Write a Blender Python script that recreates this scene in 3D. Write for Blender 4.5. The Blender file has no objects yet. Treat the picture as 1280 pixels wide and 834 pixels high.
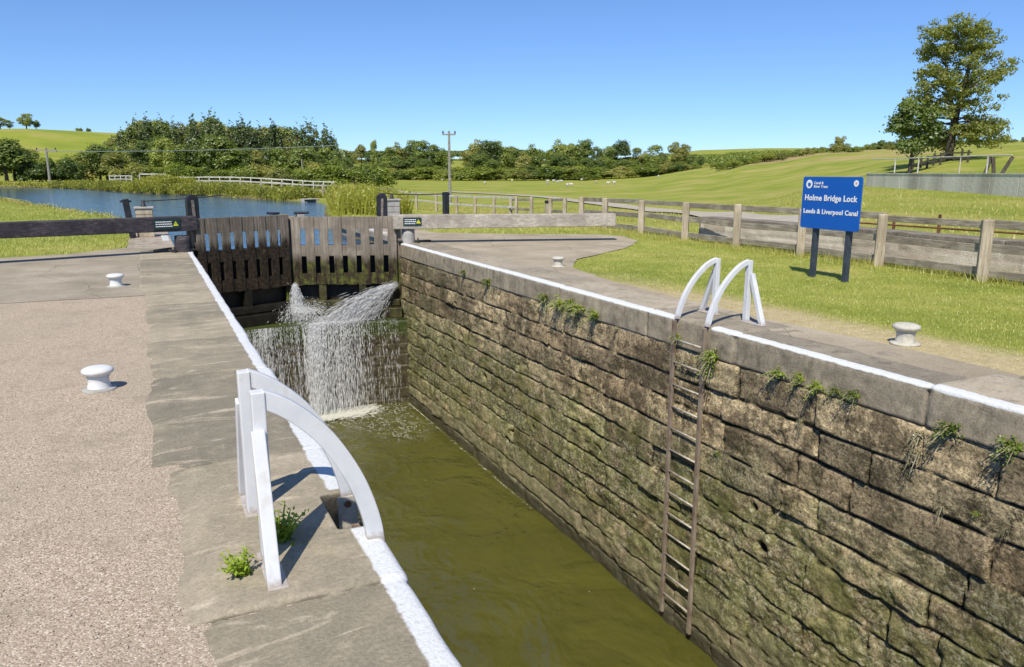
import bpy, math, random
import numpy as np
from mathutils import Vector
R = math.radians
random.seed(7)
rng = np.random.default_rng(11)
sc = bpy.context.scene

# ------------------------------------------------------------------ camera, sky, sun, exposure
CAM_H = 1.6
PITCH, YAW, FPX = R(11.8), R(25.3), 960.0
cd = bpy.data.cameras.new('camera'); cam = bpy.data.objects.new('camera', cd); sc.collection.objects.link(cam)
cd.sensor_width = 36.0; cd.lens = FPX / 1280 * 36; cd.clip_start = 0.05; cd.clip_end = 6000
cam.location = (0, 0, CAM_H); cam.rotation_euler = (R(90) - PITCH, 0, -YAW)
sc.camera = cam
SUN = Vector((-0.50, -0.62, 1.0)).normalized()          # direction towards the sun
w = bpy.data.worlds.new('World'); sc.world = w; w.use_nodes = True
wn = w.node_tree; wn.nodes.clear()
sky = wn.nodes.new('ShaderNodeTexSky'); sky.sky_type = 'NISHITA'; sky.sun_disc = False
sky.sun_elevation = math.asin(SUN.z); sky.sun_rotation = math.atan2(SUN.x, SUN.y)
sky.altitude = 1200; sky.air_density = 0.9; sky.dust_density = 0.0; sky.ozone_density = 3.0
bg = wn.nodes.new('ShaderNodeBackground'); bg.inputs['Strength'].default_value = 0.15
wo = wn.nodes.new('ShaderNodeOutputWorld')
tint = wn.nodes.new('ShaderNodeMix'); tint.data_type = 'RGBA'; tint.blend_type = 'MULTIPLY'; tint.inputs[0].default_value = 1.0
tcs = wn.nodes.new('ShaderNodeTexCoord'); sx_ = wn.nodes.new('ShaderNodeSeparateXYZ'); wn.links.new(tcs.outputs['Generated'], sx_.inputs[0])
skr = wn.nodes.new('ShaderNodeValToRGB'); skr.color_ramp.elements[0].position = 0.0; skr.color_ramp.elements[0].color = (.46, .59, .78, 1); skr.color_ramp.elements[1].position = .42; skr.color_ramp.elements[1].color = (.63, .76, .94, 1)
wn.links.new(sx_.outputs[2], skr.inputs[0]); wn.links.new(skr.outputs[0], tint.inputs[7]); wn.links.new(sky.outputs[0], tint.inputs[6]); wn.links.new(tint.outputs[2], bg.inputs['Color']); wn.links.new(bg.outputs[0], wo.inputs['Surface'])
sl = bpy.data.lights.new('sun', 'SUN'); sl.energy = 4.7; sl.angle = R(0.53); sl.color = (1.0, 0.94, 0.83)
so = bpy.data.objects.new('sun', sl); sc.collection.objects.link(so)
so.rotation_euler = (-SUN).to_track_quat('-Z', 'Y').to_euler(); so.location = (0, 0, 50)
sc.view_settings.view_transform = 'Standard'; sc.view_settings.look = 'None'
sc.view_settings.gamma = 1; sc.view_settings.use_curve_mapping = False
sc.view_settings.exposure = 0.2
sc.cycles.max_bounces = 6; sc.cycles.transparent_max_bounces = 24; sc.cycles.use_denoising = True
sc.cycles.caustics_reflective = False; sc.cycles.caustics_refractive = False

# ------------------------------------------------------------------ helpers: noise
def _hash(ix, iy, iz, seed):
    n = (ix * 374761393 + iy * 668265263 + iz * 2147483647 + seed * 1274126177) & 0xFFFFFFFF
    n = ((n ^ (n >> 13)) * 1274126177) & 0xFFFFFFFF
    n = ((n ^ (n >> 16)) * 2246822519) & 0xFFFFFFFF
    return ((n ^ (n >> 15)) & 0xFFFF) / 32767.5 - 1.0
def vnoise(x, y, z=0.0, seed=0):
    x, y, z = np.broadcast_arrays(np.asarray(x, float), np.asarray(y, float), np.asarray(z, float))
    xi, yi, zi = np.floor(x).astype(np.int64), np.floor(y).astype(np.int64), np.floor(z).astype(np.int64)
    fx, fy, fz = x - xi, y - yi, z - zi
    fx, fy, fz = [f * f * (3 - 2 * f) for f in (fx, fy, fz)]
    r = 0
    for a in (0, 1):
        for b in (0, 1):
            for c in (0, 1):
                r = r + _hash(xi + a, yi + b, zi + c, seed) * (fx if a else 1 - fx) * (fy if b else 1 - fy) * (fz if c else 1 - fz)
    return r
def fbm(x, y, z=0.0, seed=0, o=4):
    s, a, t = 0, 1.0, 0
    for k in range(o):
        s = s + a * vnoise(np.asarray(x) * 2**k, np.asarray(y) * 2**k, np.asarray(z) * 2**k, seed + k * 17); t += a; a *= 0.5
    return s / t
def sstep(a, b, x):
    t = np.clip((x - a) / (b - a), 0, 1); return t * t * (3 - 2 * t)

# ------------------------------------------------------------------ helpers: objects
def tag(o, label=None, cat=None, group=None, kind=None):
    if label: o['label'] = label
    if cat: o['category'] = cat
    if group: o['group'] = group
    if kind: o['kind'] = kind
    return o
def empty(name, loc, label=None, cat=None, group=None):
    o = bpy.data.objects.new(name, None); sc.collection.objects.link(o); o.location = loc
    o.empty_display_size = 0.2
    return tag(o, label, cat, group)
def np_mesh(name, V, F, smooth=False, attrs=None):
    """V (n,3) array, F list/array of tris or quads"""
    me = bpy.data.meshes.new(name)
    V = np.asarray(V, np.float32)
    if isinstance(F, np.ndarray):
        k = F.shape[1]; n = len(F); loops = F.ravel().astype(np.int32)
        starts = np.arange(0, n * k, k, dtype=np.int32); 
        me.vertices.add(len(V)); me.vertices.foreach_set('co', V.ravel())
        me.loops.add(len(loops)); me.loops.foreach_set('vertex_index', loops)
        me.polygons.add(n); me.polygons.foreach_set('loop_start', starts)
        me.polygons.foreach_set('loop_total', np.full(n, k, np.int32))
        me.update(calc_edges=True)
    else:
        me.from_pydata([tuple(map(float, v)) for v in V], [], F); me.update()
    if smooth: me.polygons.foreach_set('use_smooth', np.ones(len(me.polygons), bool))
    for an, av in (attrs or {}).items():
        a = me.attributes.new(an, 'FLOAT', 'POINT'); a.data.foreach_set('value', np.asarray(av, np.float32).ravel())
    me.validate(clean_customdata=False)
    return me
def link(name, me, m=None, parent=None, loc=(0, 0, 0)):
    o = bpy.data.objects.new(name, me); sc.collection.objects.link(o); o.location = loc
    if m: me.materials.append(m)
    if parent: o.parent = parent
    return o
class MB:
    def __init__(s): s.V = []; s.F = []
    def add(s, V, F):
        b = len(s.V); s.V += [tuple(map(float, v)) for v in V]; s.F += [tuple(i + b for i in f) for f in F]; return s
    def box(s, c, sz, rz=0.0, taper=1.0):
        hx, hy, hz = sz[0] / 2, sz[1] / 2, sz[2] / 2; V = []
        for z, t in ((-hz, 1.0), (hz, taper)):
            for x, y in ((-hx, -hy), (hx, -hy), (hx, hy), (-hx, hy)):
                x2, y2 = x * t, y * t
                V.append((c[0] + x2 * math.cos(rz) - y2 * math.sin(rz), c[1] + x2 * math.sin(rz) + y2 * math.cos(rz), c[2] + z))
        return s.add(V, [(3, 2, 1, 0), (4, 5, 6, 7), (0, 1, 5, 4), (1, 2, 6, 5), (2, 3, 7, 6), (3, 0, 4, 7)])
    def beam(s, p0, p1, wd, ht, up=(0, 0, 1)):
        p0, p1 = Vector(p0), Vector(p1); d = (p1 - p0).normalized(); u = Vector(up)
        r = d.cross(u)
        if r.length < 1e-4: r = d.cross(Vector((1, 0, 0)))
        r.normalize(); u = r.cross(d).normalized(); V = []
        for p in (p0, p1):
            for a, b in ((-1, -1), (1, -1), (1, 1), (-1, 1)): V.append(p + r * (a * wd / 2) + u * (b * ht / 2))
        return s.add(V, [(3, 2, 1, 0), (4, 5, 6, 7), (0, 1, 5, 4), (1, 2, 6, 5), (2, 3, 7, 6), (3, 0, 4, 7)])
    def tube(s, pts, r, n=8, cap=True):
        pts = [Vector(p) for p in pts]; rr = r if hasattr(r, '__len__') else [r] * len(pts); V = []; F = []
        ref = Vector((0.3, 0.2, 1)).normalized() if abs((pts[-1] - pts[0]).normalized().z) < 0.9 else Vector((1, 0.2, 0))
        for i, p in enumerate(pts):
            d = (pts[min(i + 1, len(pts) - 1)] - pts[max(i - 1, 0)]).normalized()
            a = d.cross(ref).normalized(); b = a.cross(d)
            for k in range(n):
                t = 2 * math.pi * k / n; V.append(p + a * math.cos(t) * rr[i] + b * math.sin(t) * rr[i])
        for i in range(len(pts) - 1):
            for k in range(n): F.append((i * n + k, i * n + (k + 1) % n, (i + 1) * n + (k + 1) % n, (i + 1) * n + k))
        if cap: F.append(tuple(range(n))[::-1]); F.append(tuple(range((len(pts) - 1) * n, len(pts) * n)))
        return s.add(V, F)
    def ribbon(s, pts, wd, ht, side=(0, 1, 0)):
        """rectangular section swept along pts; wd along the fixed side vector, ht in the plane of the curve"""
        pts = [Vector(p) for p in pts]; sd = Vector(side).normalized(); V = []; F = []
        for i, p in enumerate(pts):
            d = (pts[min(i + 1, len(pts) - 1)] - pts[max(i - 1, 0)]).normalized(); u = sd.cross(d).normalized()
            for a, b in ((-1, -1), (1, -1), (1, 1), (-1, 1)): V.append(p + sd * (a * wd / 2) + u * (b * ht / 2))
        for i in range(len(pts) - 1):
            for k in range(4): F.append((i * 4 + k, i * 4 + (k + 1) % 4, i * 4 + 4 + (k + 1) % 4, i * 4 + 4 + k))
        F.append((3, 2, 1, 0)); e = (len(pts) - 1) * 4; F.append((e, e + 1, e + 2, e + 3))
        return s.add(V, F)
    def lathe(s, c, prof, n=28, jit=0):
        V = []; F = []
        for r_, z_ in prof:
            for k in range(n):
                t = 2 * math.pi * k / n; V.append((c[0] + r_ * math.cos(t), c[1] + r_ * math.sin(t), c[2] + z_))
        for i in range(len(prof) - 1):
            for k in range(n): F.append((i * n + k, i * n + (k + 1) % n, (i + 1) * n + (k + 1) % n, (i + 1) * n + k))
        F.append(tuple(range(n))[::-1]); F.append(tuple(range((len(prof) - 1) * n, len(prof) * n)))
        return s.add(V, F)
    def build(s, name, m, parent=None, origin=None, smooth=False, bevel=0.0):
        if parent is not None: off = np.zeros(3) if parent.get('_local') else np.array(parent.location)
        else: off = np.array(origin if origin is not None else (0, 0, 0), float)
        V = np.array(s.V) - off
        me = np_mesh(name, V, s.F, smooth)
        import bmesh
        b = bmesh.new(); b.from_mesh(me); bmesh.ops.recalc_face_normals(b, faces=b.faces); b.to_mesh(me); b.free()
        o = link(name, me, m, parent, (0, 0, 0) if parent is not None else tuple(off))
        if bevel:
            md = o.modifiers.new('bevel', 'BEVEL'); md.width = bevel; md.segments = 2; md.limit_method = 'ANGLE'; md.angle_limit = R(40)
        return o
def grid_faces(nu, nv):
    i = np.arange(nu * nv).reshape(nu, nv)
    return np.stack([i[:-1, :-1].ravel(), i[1:, :-1].ravel(), i[1:, 1:].ravel(), i[:-1, 1:].ravel()], 1)

# ------------------------------------------------------------------ helpers: materials
class NT:
    def __init__(s, name):
        s.m = bpy.data.materials.new(name); s.m.use_nodes = True; s.t = s.m.node_tree; s.t.nodes.clear()
        s.out = s.t.nodes.new('ShaderNodeOutputMaterial')
        s.pos = s.n('ShaderNodeNewGeometry').outputs['Position']
        s.obj = s.n('ShaderNodeTexCoord').outputs['Object']
    def n(s, typ, props=None, **ins):
        nd = s.t.nodes.new(typ)
        for k, v in (props or {}).items(): setattr(nd, k, v)
        for k, v in ins.items():
            k = k.replace('_', ' ')
            sk = nd.inputs[int(k[1:])] if k[0] == 'i' and k[1:].isdigit() else nd.inputs[k]
            s.set(sk, v)
        return nd
    def set(s, sk, v):
        if isinstance(v, bpy.types.NodeSocket): s.t.links.new(v, sk)
        elif isinstance(v, (tuple, list)) and len(v) == 3 and sk.type == 'RGBA': sk.default_value = (*v, 1)
        else: sk.default_value = v
    def scale(s, vec, sc3): return s.n('ShaderNodeMapping', Vector=vec, Scale=sc3).outputs[0]
    def noise(s, vec, scale=5, detail=4, rough=.55, dist=0.0): return s.n('ShaderNodeTexNoise', Vector=vec, Scale=float(scale), Detail=float(detail), Roughness=rough, Distortion=dist).outputs['Fac']
    def voro(s, vec, scale=5, feature='F1', out='Distance', rnd=1.0): return s.n('ShaderNodeTexVoronoi', {'feature': feature}, Vector=vec, Scale=float(scale), Randomness=rnd).outputs[out]
    def ramp(s, fac, stops, interp='LINEAR'):
        nd = s.n('ShaderNodeValToRGB', Fac=fac); cr = nd.color_ramp; cr.interpolation = interp
        while len(cr.elements) < len(stops): cr.elements.new(0.5)
        for e, (p, c) in zip(cr.elements, stops):
            e.position = p; e.color = (*c, 1) if hasattr(c, '__len__') else (c, c, c, 1)
        return nd.outputs['Color']
    def step(s, fac, a, b): return s.n('ShaderNodeMapRange', {'interpolation_type': 'SMOOTHSTEP'}, Value=fac, From_Min=float(a), From_Max=float(b)).outputs[0]
    def math(s, op, a, b=0.0, c=0.0): return s.n('ShaderNodeMath', {'operation': op}, i0=a, i1=b, i2=c).outputs[0]
    def mix(s, fac, a, b, mode='MIX'):
        nd = s.t.nodes.new('ShaderNodeMix'); nd.data_type = 'RGBA'; nd.blend_type = mode
        s.set(nd.inputs[0], fac); s.set(nd.inputs[6], a); s.set(nd.inputs[7], b); return nd.outputs[2]
    def xyz(s, v):
        o = s.n('ShaderNodeSeparateXYZ', Vector=v).outputs; return o[0], o[1], o[2]
    def attr(s, name): return s.n('ShaderNodeAttribute', {'attribute_name': name}).outputs['Fac']
    def bump(s, h, strength=.5, dist=.02, normal=None):
        nd = s.n('ShaderNodeBump', Strength=strength, Distance=dist, Height=h)
        if normal is not None: s.set(nd.inputs['Normal'], normal)
        return nd.outputs[0]
    def bsdf(s, color, rough=.8, normal=None, **kw):
        nd = s.n('ShaderNodeBsdfPrincipled', Base_Color=color, Roughness=rough)
        if normal is not None: s.set(nd.inputs['Normal'], normal)
        for k, v in kw.items(): s.set(nd.inputs[k.replace('_', ' ')], v)
        s.t.links.new(nd.outputs[0], s.out.inputs['Surface']); return nd

def rough_mat(name, stops, scale=4, detail=6, rough=.85, bump=.4, bscale=30, bdist=.01, stretch=(1, 1, 1), speck=None, coord='pos', spec=.3, metal=0.0):
    t = NT(name); c = getattr(t, coord); v = t.scale(c, stretch)
    col = t.ramp(t.noise(v, scale, detail, .65), stops)
    fine = t.noise(v, bscale, 5, .7)
    col = t.mix(.35, col, t.ramp(fine, [(.3, .25), (.7, .95)]), 'MULTIPLY') if speck is None else t.mix(t.step(fine, speck[0], speck[0] + .06), col, speck[1])
    t.bsdf(col, rough, t.bump(fine, bump, bdist), Specular_IOR_Level=spec, Metallic=metal)
    return t.m
M = {}
def wood(name, c0, c1, c2, axis, dark_below=None, moss=None):
    t = NT(name); st = {'x': (.6, 9, 9), 'y': (9, .6, 9), 'z': (9, 9, .6)}[axis]
    v = t.scale(t.pos, st)
    g = t.noise(v, 3.2, 7, .7, .3); big = t.noise(t.pos, 2.3, 4)
    col = t.ramp(g, [(.28, c0), (.5, c1), (.72, c2)])
    col = t.mix(t.step(big, .38, .62), col, t.mix(.55, col, c0))
    crack = t.step(t.noise(t.scale(t.pos, tuple(a * 1.6 for a in st)), 5, 3, .6), .33, .27)
    col = t.mix(crack, col, tuple(a * .18 for a in c0))
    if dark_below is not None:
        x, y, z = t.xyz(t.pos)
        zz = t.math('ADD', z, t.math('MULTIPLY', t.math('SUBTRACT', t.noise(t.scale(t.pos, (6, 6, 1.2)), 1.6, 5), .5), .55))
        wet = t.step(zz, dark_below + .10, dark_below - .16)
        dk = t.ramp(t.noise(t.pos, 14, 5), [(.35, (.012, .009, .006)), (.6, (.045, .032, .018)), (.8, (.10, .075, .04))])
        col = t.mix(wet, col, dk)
        if moss is not None:
            mz = t.step(zz, moss + .25, moss - .1)
            mg = t.ramp(t.noise(t.pos, 9, 5), [(.42, (.05, .04, .02)), (.56, (.09, .10, .02)), (.75, (.16, .17, .03))])
            col = t.mix(t.math('MULTIPLY', mz, t.step(t.noise(t.scale(t.pos, (4, 4, 1)), 2.4, 3), .40, .56)), col, mg)
    t.bsdf(col, .8, t.bump(g, .7, .012), Specular_IOR_Level=.25)
    return t.m
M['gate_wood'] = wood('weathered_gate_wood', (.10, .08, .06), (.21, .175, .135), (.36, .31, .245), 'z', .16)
M['gate_wood_green'] = wood('weathered_gate_wood_moss', (.13, .105, .08), (.27, .225, .175), (.42, .365, .29), 'z', -.34, -.42)
M['beam_grey'] = wood('grey_beam_wood', (.22, .19, .155), (.42, .375, .31), (.60, .54, .46), 'x')
M['beam_dark'] = wood('dark_beam_wood', (.022, .020, .026), (.060, .052, .058), (.14, .12, .12), 'x')
M['rail_wood_y'] = wood('grey_rail_wood', (.15, .125, .09), (.34, .295, .225), (.52, .46, .36), 'y')
M['post_wood'] = wood('grey_post_wood', (.24, .195, .135), (.44, .37, .27), (.62, .54, .42), 'z')
M['wet_shade_wood'] = rough_mat('wet_shade_timber', [(.3, (.006, .005, .003)), (.55, (.016, .013, .008)), (.8, (.04, .035, .016))], 6, bscale=25, rough=.45, spec=.5)  # wet timber; on the left cill step its dark colour stands for shade
M['cill_wood'] = rough_mat('mossy_wet_timber', [(.3, (.02, .017, .009)), (.5, (.06, .055, .02)), (.75, (.15, .145, .05))], 5, bscale=22, rough=.5)
M['white_rail'] = rough_mat('white_painted_steel', [(.35, (.60, .61, .63)), (.6, (.66, .665, .67)), (.72, (.58, .56, .52))], 5, rough=.45, bump=.12, bscale=40, bdist=.003, speck=(.74, (.45, .36, .26)))
M['white_far'] = rough_mat('weathered_white_rail', [(.3, (.45, .43, .38)), (.6, (.66, .64, .58))], 3, bscale=20)
M['bollard'] = rough_mat('white_painted_iron', [(.35, (.58, .58, .56)), (.6, (.68, .68, .66)), (.8, (.50, .47, .42))], 9, rough=.55, bump=.25, bscale=45, bdist=.004, speck=(.76, (.42, .36, .28)))
M['bollard_old'] = rough_mat('worn_cream_iron', [(.3, (.40, .37, .30)), (.5, (.58, .55, .46)), (.8, (.70, .68, .60))], 12, rough=.7, bump=.4, bscale=45, bdist=.004)
M['steel_rust'] = rough_mat('rusted_steel', [(.3, (.16, .10, .07)), (.5, (.30, .235, .175)), (.75, (.42, .36, .28))], 8, bscale=40, stretch=(1, 1, .5), metal=.1)
M['steel_rung'] = rough_mat('worn_steel_rung', [(.3, (.30, .25, .19)), (.6, (.60, .54, .44))], 12, bscale=40, rough=.6, metal=.2)
M['rust'] = rough_mat('orange_rust', [(.3, (.10, .045, .02)), (.6, (.26, .12, .055))], 9, bscale=40)
M['black_paint'] = rough_mat('black_painted_timber', [(.3, (.008, .009, .012)), (.6, (.022, .023, .028)), (.85, (.06, .055, .05))], 6, rough=.45, bscale=30, spec=.5)
M['iron'] = rough_mat('dark_iron', [(.3, (.015, .015, .017)), (.7, (.06, .055, .05))], 10, rough=.5, bscale=40)
M['grease'] = rough_mat('greased_rack', [(.3, (.12, .10, .08)), (.7, (.35, .30, .25))], 20, rough=.4, bscale=60)
M['sign_post'] = rough_mat('dark_slate_post', [(.3, (.03, .04, .06)), (.7, (.07, .085, .11))], 6, rough=.5, bump=.1)
M['pole'] = rough_mat('utility_pole_wood', [(.3, (.20, .18, .15)), (.7, (.42, .40, .35))], 6)
M['wire'] = rough_mat('pale_wire', [(.3, (.25, .30, .30)), (.7, (.35, .4, .4))], 6)
M['stone_low'] = rough_mat('low_wall_stone', [(.3, (.22, .18, .13)), (.5, (.42, .35, .27)), (.75, (.56, .49, .40))], 3.2, bscale=26, bump=.7, bdist=.02)
M['stone_cap'] = rough_mat('dark_cap_stone', [(.3, (.14, .12, .10)), (.7, (.34, .295, .235))], 4, bscale=26, bump=.6, bdist=.02)
M['pale_stone'] = rough_mat('pale_stone', [(.3, (.32, .30, .27)), (.7, (.52, .50, .46))], 5, bscale=30, bump=.5, bdist=.01)
M['white_paint'] = rough_mat('white_masonry_paint', [(.3, (.52, .53, .52)), (.7, (.66, .66, .65))], 8, bscale=50, bump=.4, bdist=.004)
t = NT('white_painted_steel_worn'); x, y, z = t.xyz(t.pos); n = t.noise(t.pos, 5, 6, .65); n2 = t.noise(t.pos, 30, 5, .75)
c = t.ramp(n, [(.35, (.58, .59, .61)), (.6, (.66, .665, .67)), (.74, (.56, .54, .50))])
c = t.mix(t.math('MULTIPLY', t.step(t.math('ADD', z, t.math('MULTIPLY', n2, .10)), .10, .055), .7), c, (.30, .22, .15))
c = t.mix(t.math('MULTIPLY', t.step(n2, .68, .74), .55), c, (.40, .30, .21))
c = t.mix(t.math('MULTIPLY', t.step(t.noise(t.scale(t.pos, (9, 9, 1.5)), 2, 4), .55, .75), .35), c, (.45, .42, .36))
t.bsdf(c, .42, t.bump(n2, .15, .004), Specular_IOR_Level=.4); M['white_rail'] = t.m
def flat(name, c, rough=.5, **kw):
    t = NT(name); t.bsdf(c, rough, **kw); return t.m
M['sign_blue'] = rough_mat('sign_blue', [(.2, (.004, .095, .44)), (.8, (.006, .11, .48))], 2, rough=.4, bump=.0, speck=(.99, (.1, .2, .5)), spec=.35)
M['sign_white'] = flat('sign_white', (.82, .83, .84), .5)
M['sign_dark'] = flat('warning_plate_dark', (.012, .035, .035), .5)
M['sign_yellow'] = flat('warning_yellow', (.62, .62, .03), .5)
M['sign_red'] = flat('badge_pale_red', (.62, .38, .30), .5)
M['wool'] = rough_mat('sheep_wool', [(.3, (.55, .52, .45)), (.7, (.72, .70, .64))], 9, bscale=30)

def leaf_mat(name, c0, c1, c2, trans=.35, scale=.5):
    t = NT(name)
    rnd = t.n('ShaderNodeObjectInfo').outputs['Random']
    n = t.noise(t.obj, scale, 4, .7)
    f = t.math('ADD', n, t.math('MULTIPLY', t.math('SUBTRACT', rnd, .5), .34))
    col = t.ramp(f, [(.25, c0), (.5, c1), (.78, c2)])
    d = t.n('ShaderNodeBsdfDiffuse', Color=col).outputs[0]
    tc = t.mix(1.0, col, (1.25, 1.35, .45), 'MULTIPLY')
    tr = t.n('ShaderNodeBsdfTranslucent', Color=tc).outputs[0]
    gl = t.n('ShaderNodeBsdfGlossy', Color=(.9, .95, 1.0), Roughness=.45).outputs[0]
    a = t.n('ShaderNodeMixShader', i0=trans, i1=d, i2=tr).outputs[0]
    b = t.n('ShaderNodeMixShader', i0=.035, i1=a, i2=gl).outputs[0]
    t.t.links.new(b, t.out.inputs['Surface']); return t.m
M['leaf_mid'] = leaf_mat('leaves_mid_green', (.10, .145, .03), (.23, .28, .05), (.38, .40, .09))
M['leaf_dark'] = leaf_mat('leaves_dark_green', (.07, .11, .028), (.16, .21, .045), (.27, .31, .07))
M['leaf_olive'] = leaf_mat('leaves_olive_green', (.14, .16, .04), (.29, .29, .07), (.44, .40, .12))
M['leaf_pine'] = leaf_mat('needles_blue_green', (.07, .105, .035), (.14, .185, .055), (.24, .27, .08), .3)
M['leaf_light'] = leaf_mat('leaves_light_green', (.12, .16, .022), (.23, .28, .04), (.36, .38, .07))
M['leaf_ash'] = leaf_mat('leaves_ash', (.12, .145, .03), (.26, .28, .06), (.42, .41, .12), .5, .8)
M['leaf_reed'] = leaf_mat('reed_leaves', (.17, .18, .02), (.36, .36, .045), (.52, .44, .09), .35, .35)
M['leaf_weed'] = leaf_mat('weed_leaves', (.20, .28, .03), (.36, .46, .05), (.55, .60, .12), .45, 14)
M['leaf_fern'] = leaf_mat('fern_leaves', (.10, .14, .018), (.25, .34, .03), (.45, .52, .08), .45, 9)
M['leaf_dry'] = leaf_mat('dry_stems', (.14, .12, .06), (.28, .24, .13), (.45, .40, .26), .2, 9)
M['grass_blade'] = leaf_mat('lawn_blades', (.22, .255, .045), (.37, .41, .075), (.64, .58, .19), .3, 1.1)
M['grass_tall'] = leaf_mat('tall_grass', (.23, .25, .04), (.39, .38, .08), (.58, .48, .18), .3, .12)
M['dry_blade'] = leaf_mat('dry_turf_blades', (.40, .31, .15), (.58, .47, .25), (.74, .64, .38), .3, 1.6)
M['bark'] = rough_mat('bark', [(.3, (.05, .04, .03)), (.7, (.15, .125, .095))], 6, stretch=(1, 1, .3), bscale=20)

# ------------------------------------------------------------------ terrain shape
RAD = np.array([0, 16, 22, 40, 60, 75, 98, 120, 160, 200, 250, 350, 500, 700, 1100, 1700, 4000], float)
def Pz(py, r, col=640):
    # height that stands at picture row py for a point r metres away in column col
    c = math.cos(math.atan((col - 640) / 981))
    a = math.atan((py - 216) / 981 * 1.0)
    return CAM_H - (py - 216) / 983 * r * c
def row(col, vals):
    out = []
    for r_, v in zip(RAD, vals): out.append(Pz(v[0], r_, col) if isinstance(v, tuple) else v)
    return out
COLS = [
 (-700, [0, 0, 0, 0, 0, 0, 0, 0, 0, .5, 1, 3, 10, 10, 10, 10, 10]),
 (-60,  [0, 0, 0, 0, 0, 0, 0, 0, .2, .5, 2, (199,), (164,), 22, 10, 10, 10]),
 (40,   [0, 0, 0, 0, 0, 0, 0, 0, .2, .5, 2, (198,), (162,), 22, 10, 10, 10]),
 (150,  [0, 0, 0, 0, 0, 0, 0, 0, .2, .5, 2, (200,), (167,), 20, 10, 10, 10]),
 (280,  [0, 0, 0, 0, 0, 0, 0, 0, 0, .3, 1, (210,), (190,), (200,), 10, 10, 10]),
 (430,  [0, 0, 0, 0, -.2, -.4, -.6, -.9, -1.1, -1.2, -1.1, (221,), (216,), (210,), (199,), (200,), 20]),
 (560,  [0, 0, 0, -.4, -1.0, -1.3, -1.6, -1.8, -1.9, -1.8, -1.5, (222,), (216,), (204,), (199,), (200,), 20]),
 (640,  [0, 0, 0, -.5, -1.2, -1.5, -1.7, -1.8, -1.9, -1.8, -1.5, (222,), (218,), (210,), (196,), (198,), 20]),
 (720,  [0, 0, 0, -.6, -1.3, -1.6, -1.7, -1.8, -1.9, -1.8, -1.4, (221,), (218,), (212,), (204,), (204,), 20]),
 (800,  [0, 0, 0, -.6, -1.3, -1.5, -1.6, -1.6, -1.5, -1.2, -.6, (217,), (218,), (212,), (198,), (196,), 20]),
 (880,  [0, 0, 0, -.6, -1.2, -1.3, -1.2, -1.0, -.4, (220,), (210,), (212,), (216,), (206,), (192,), (188,), 20]),
 (950,  [0, 0, 0, -.4, -.9, -.9, -.6, -.1, (217,), (205,), (200,), (206,), (212,), (202,), (187,), (186,), 20]),
 (1040, [0, 0, 0, .05, .45, .55, (229,), (218,), (203,), (192,), (190,), (194,), (205,), (200,), (186,), (186,), 20]),
 (1120, [0, 0, 0, .15, .5, 1.0, 2.0, 3.2, (196,), (188,), (187,), (191,), (200,), (195,), (183,), (183,), 20]),
 (1200, [0, 0, 0, .15, .5, 1.6, 3.1, 4.6, (189,), (183,), (182,), (187,), (195,), (190,), (180,), (180,), 20]),
 (1300, [0, 0, 0, .05, .5, 1.9, 3.5, 5.2, (184,), (178,), (178,), (183,), (190,), (186,), (176,), (176,), 20]),
 (1900, [0, 0, 0, .3, .6, .9, 2.4, 4.2, 6, 9, 11, 12, 12, 12, 12, 20, 20]),
]
CX = np.array([c for c, _ in COLS], float); CT = np.array([row(c, v) for c, v in COLS])
def colx(col, r): # ground point r metres away in picture column col
    a = YAW + math.atan((col - 640) / 981.0); return r * math.sin(a), r * math.cos(a)
WALL_A = np.array(colx(1086, 66.0)); WALL_B = np.array(colx(1420, 46.0))
right_shore = [(5.7, 18.0), (5.8, 24.5), (6.6, 30), (7.73, 37.0), (9.15, 43.7), (10.3, 49.3), (10.6, 55.2), (9.0, 56.5), (7.77, 62.3), (5.63, 71.3), (1.43, 80.3), (-1.0, 88), (-3.5, 97), (-6, 107.5), (-11.5, 121.4), (-18.3, 131.3), (-60, 165), (-200, 220)]
left_shore = [(-200, 150), (-60, 105), (-25, 83), (-14, 73), (-8.9, 62.9), (-5.7, 50.7), (-2.9, 39.8), (-.9, 32.9), (.3, 28.7), (.5, 24.9), (.5, 18.0)]
CANAL = np.array(right_shore + left_shore)
def sdf_poly(P, x, y):
    x = np.asarray(x, float); y = np.asarray(y, float); d = np.full(x.shape, 1e9); ins = np.zeros(x.shape, bool); n = len(P)
    for i in range(n):
        ax, ay = P[i]; bx, by = P[(i + 1) % n]; ex, ey = bx - ax, by - ay
        t = np.clip(((x - ax) * ex + (y - ay) * ey) / (ex * ex + ey * ey), 0, 1)
        d = np.minimum(d, np.hypot(x - ax - t * ex, y - ay - t * ey))
        cnd = ((ay > y) != (by > y)) & (x < (bx - ax) * (y - ay) / ((by - ay) if by != ay else 1e-9) + ax)
        ins ^= cnd
    return np.where(ins, -d, d)
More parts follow.
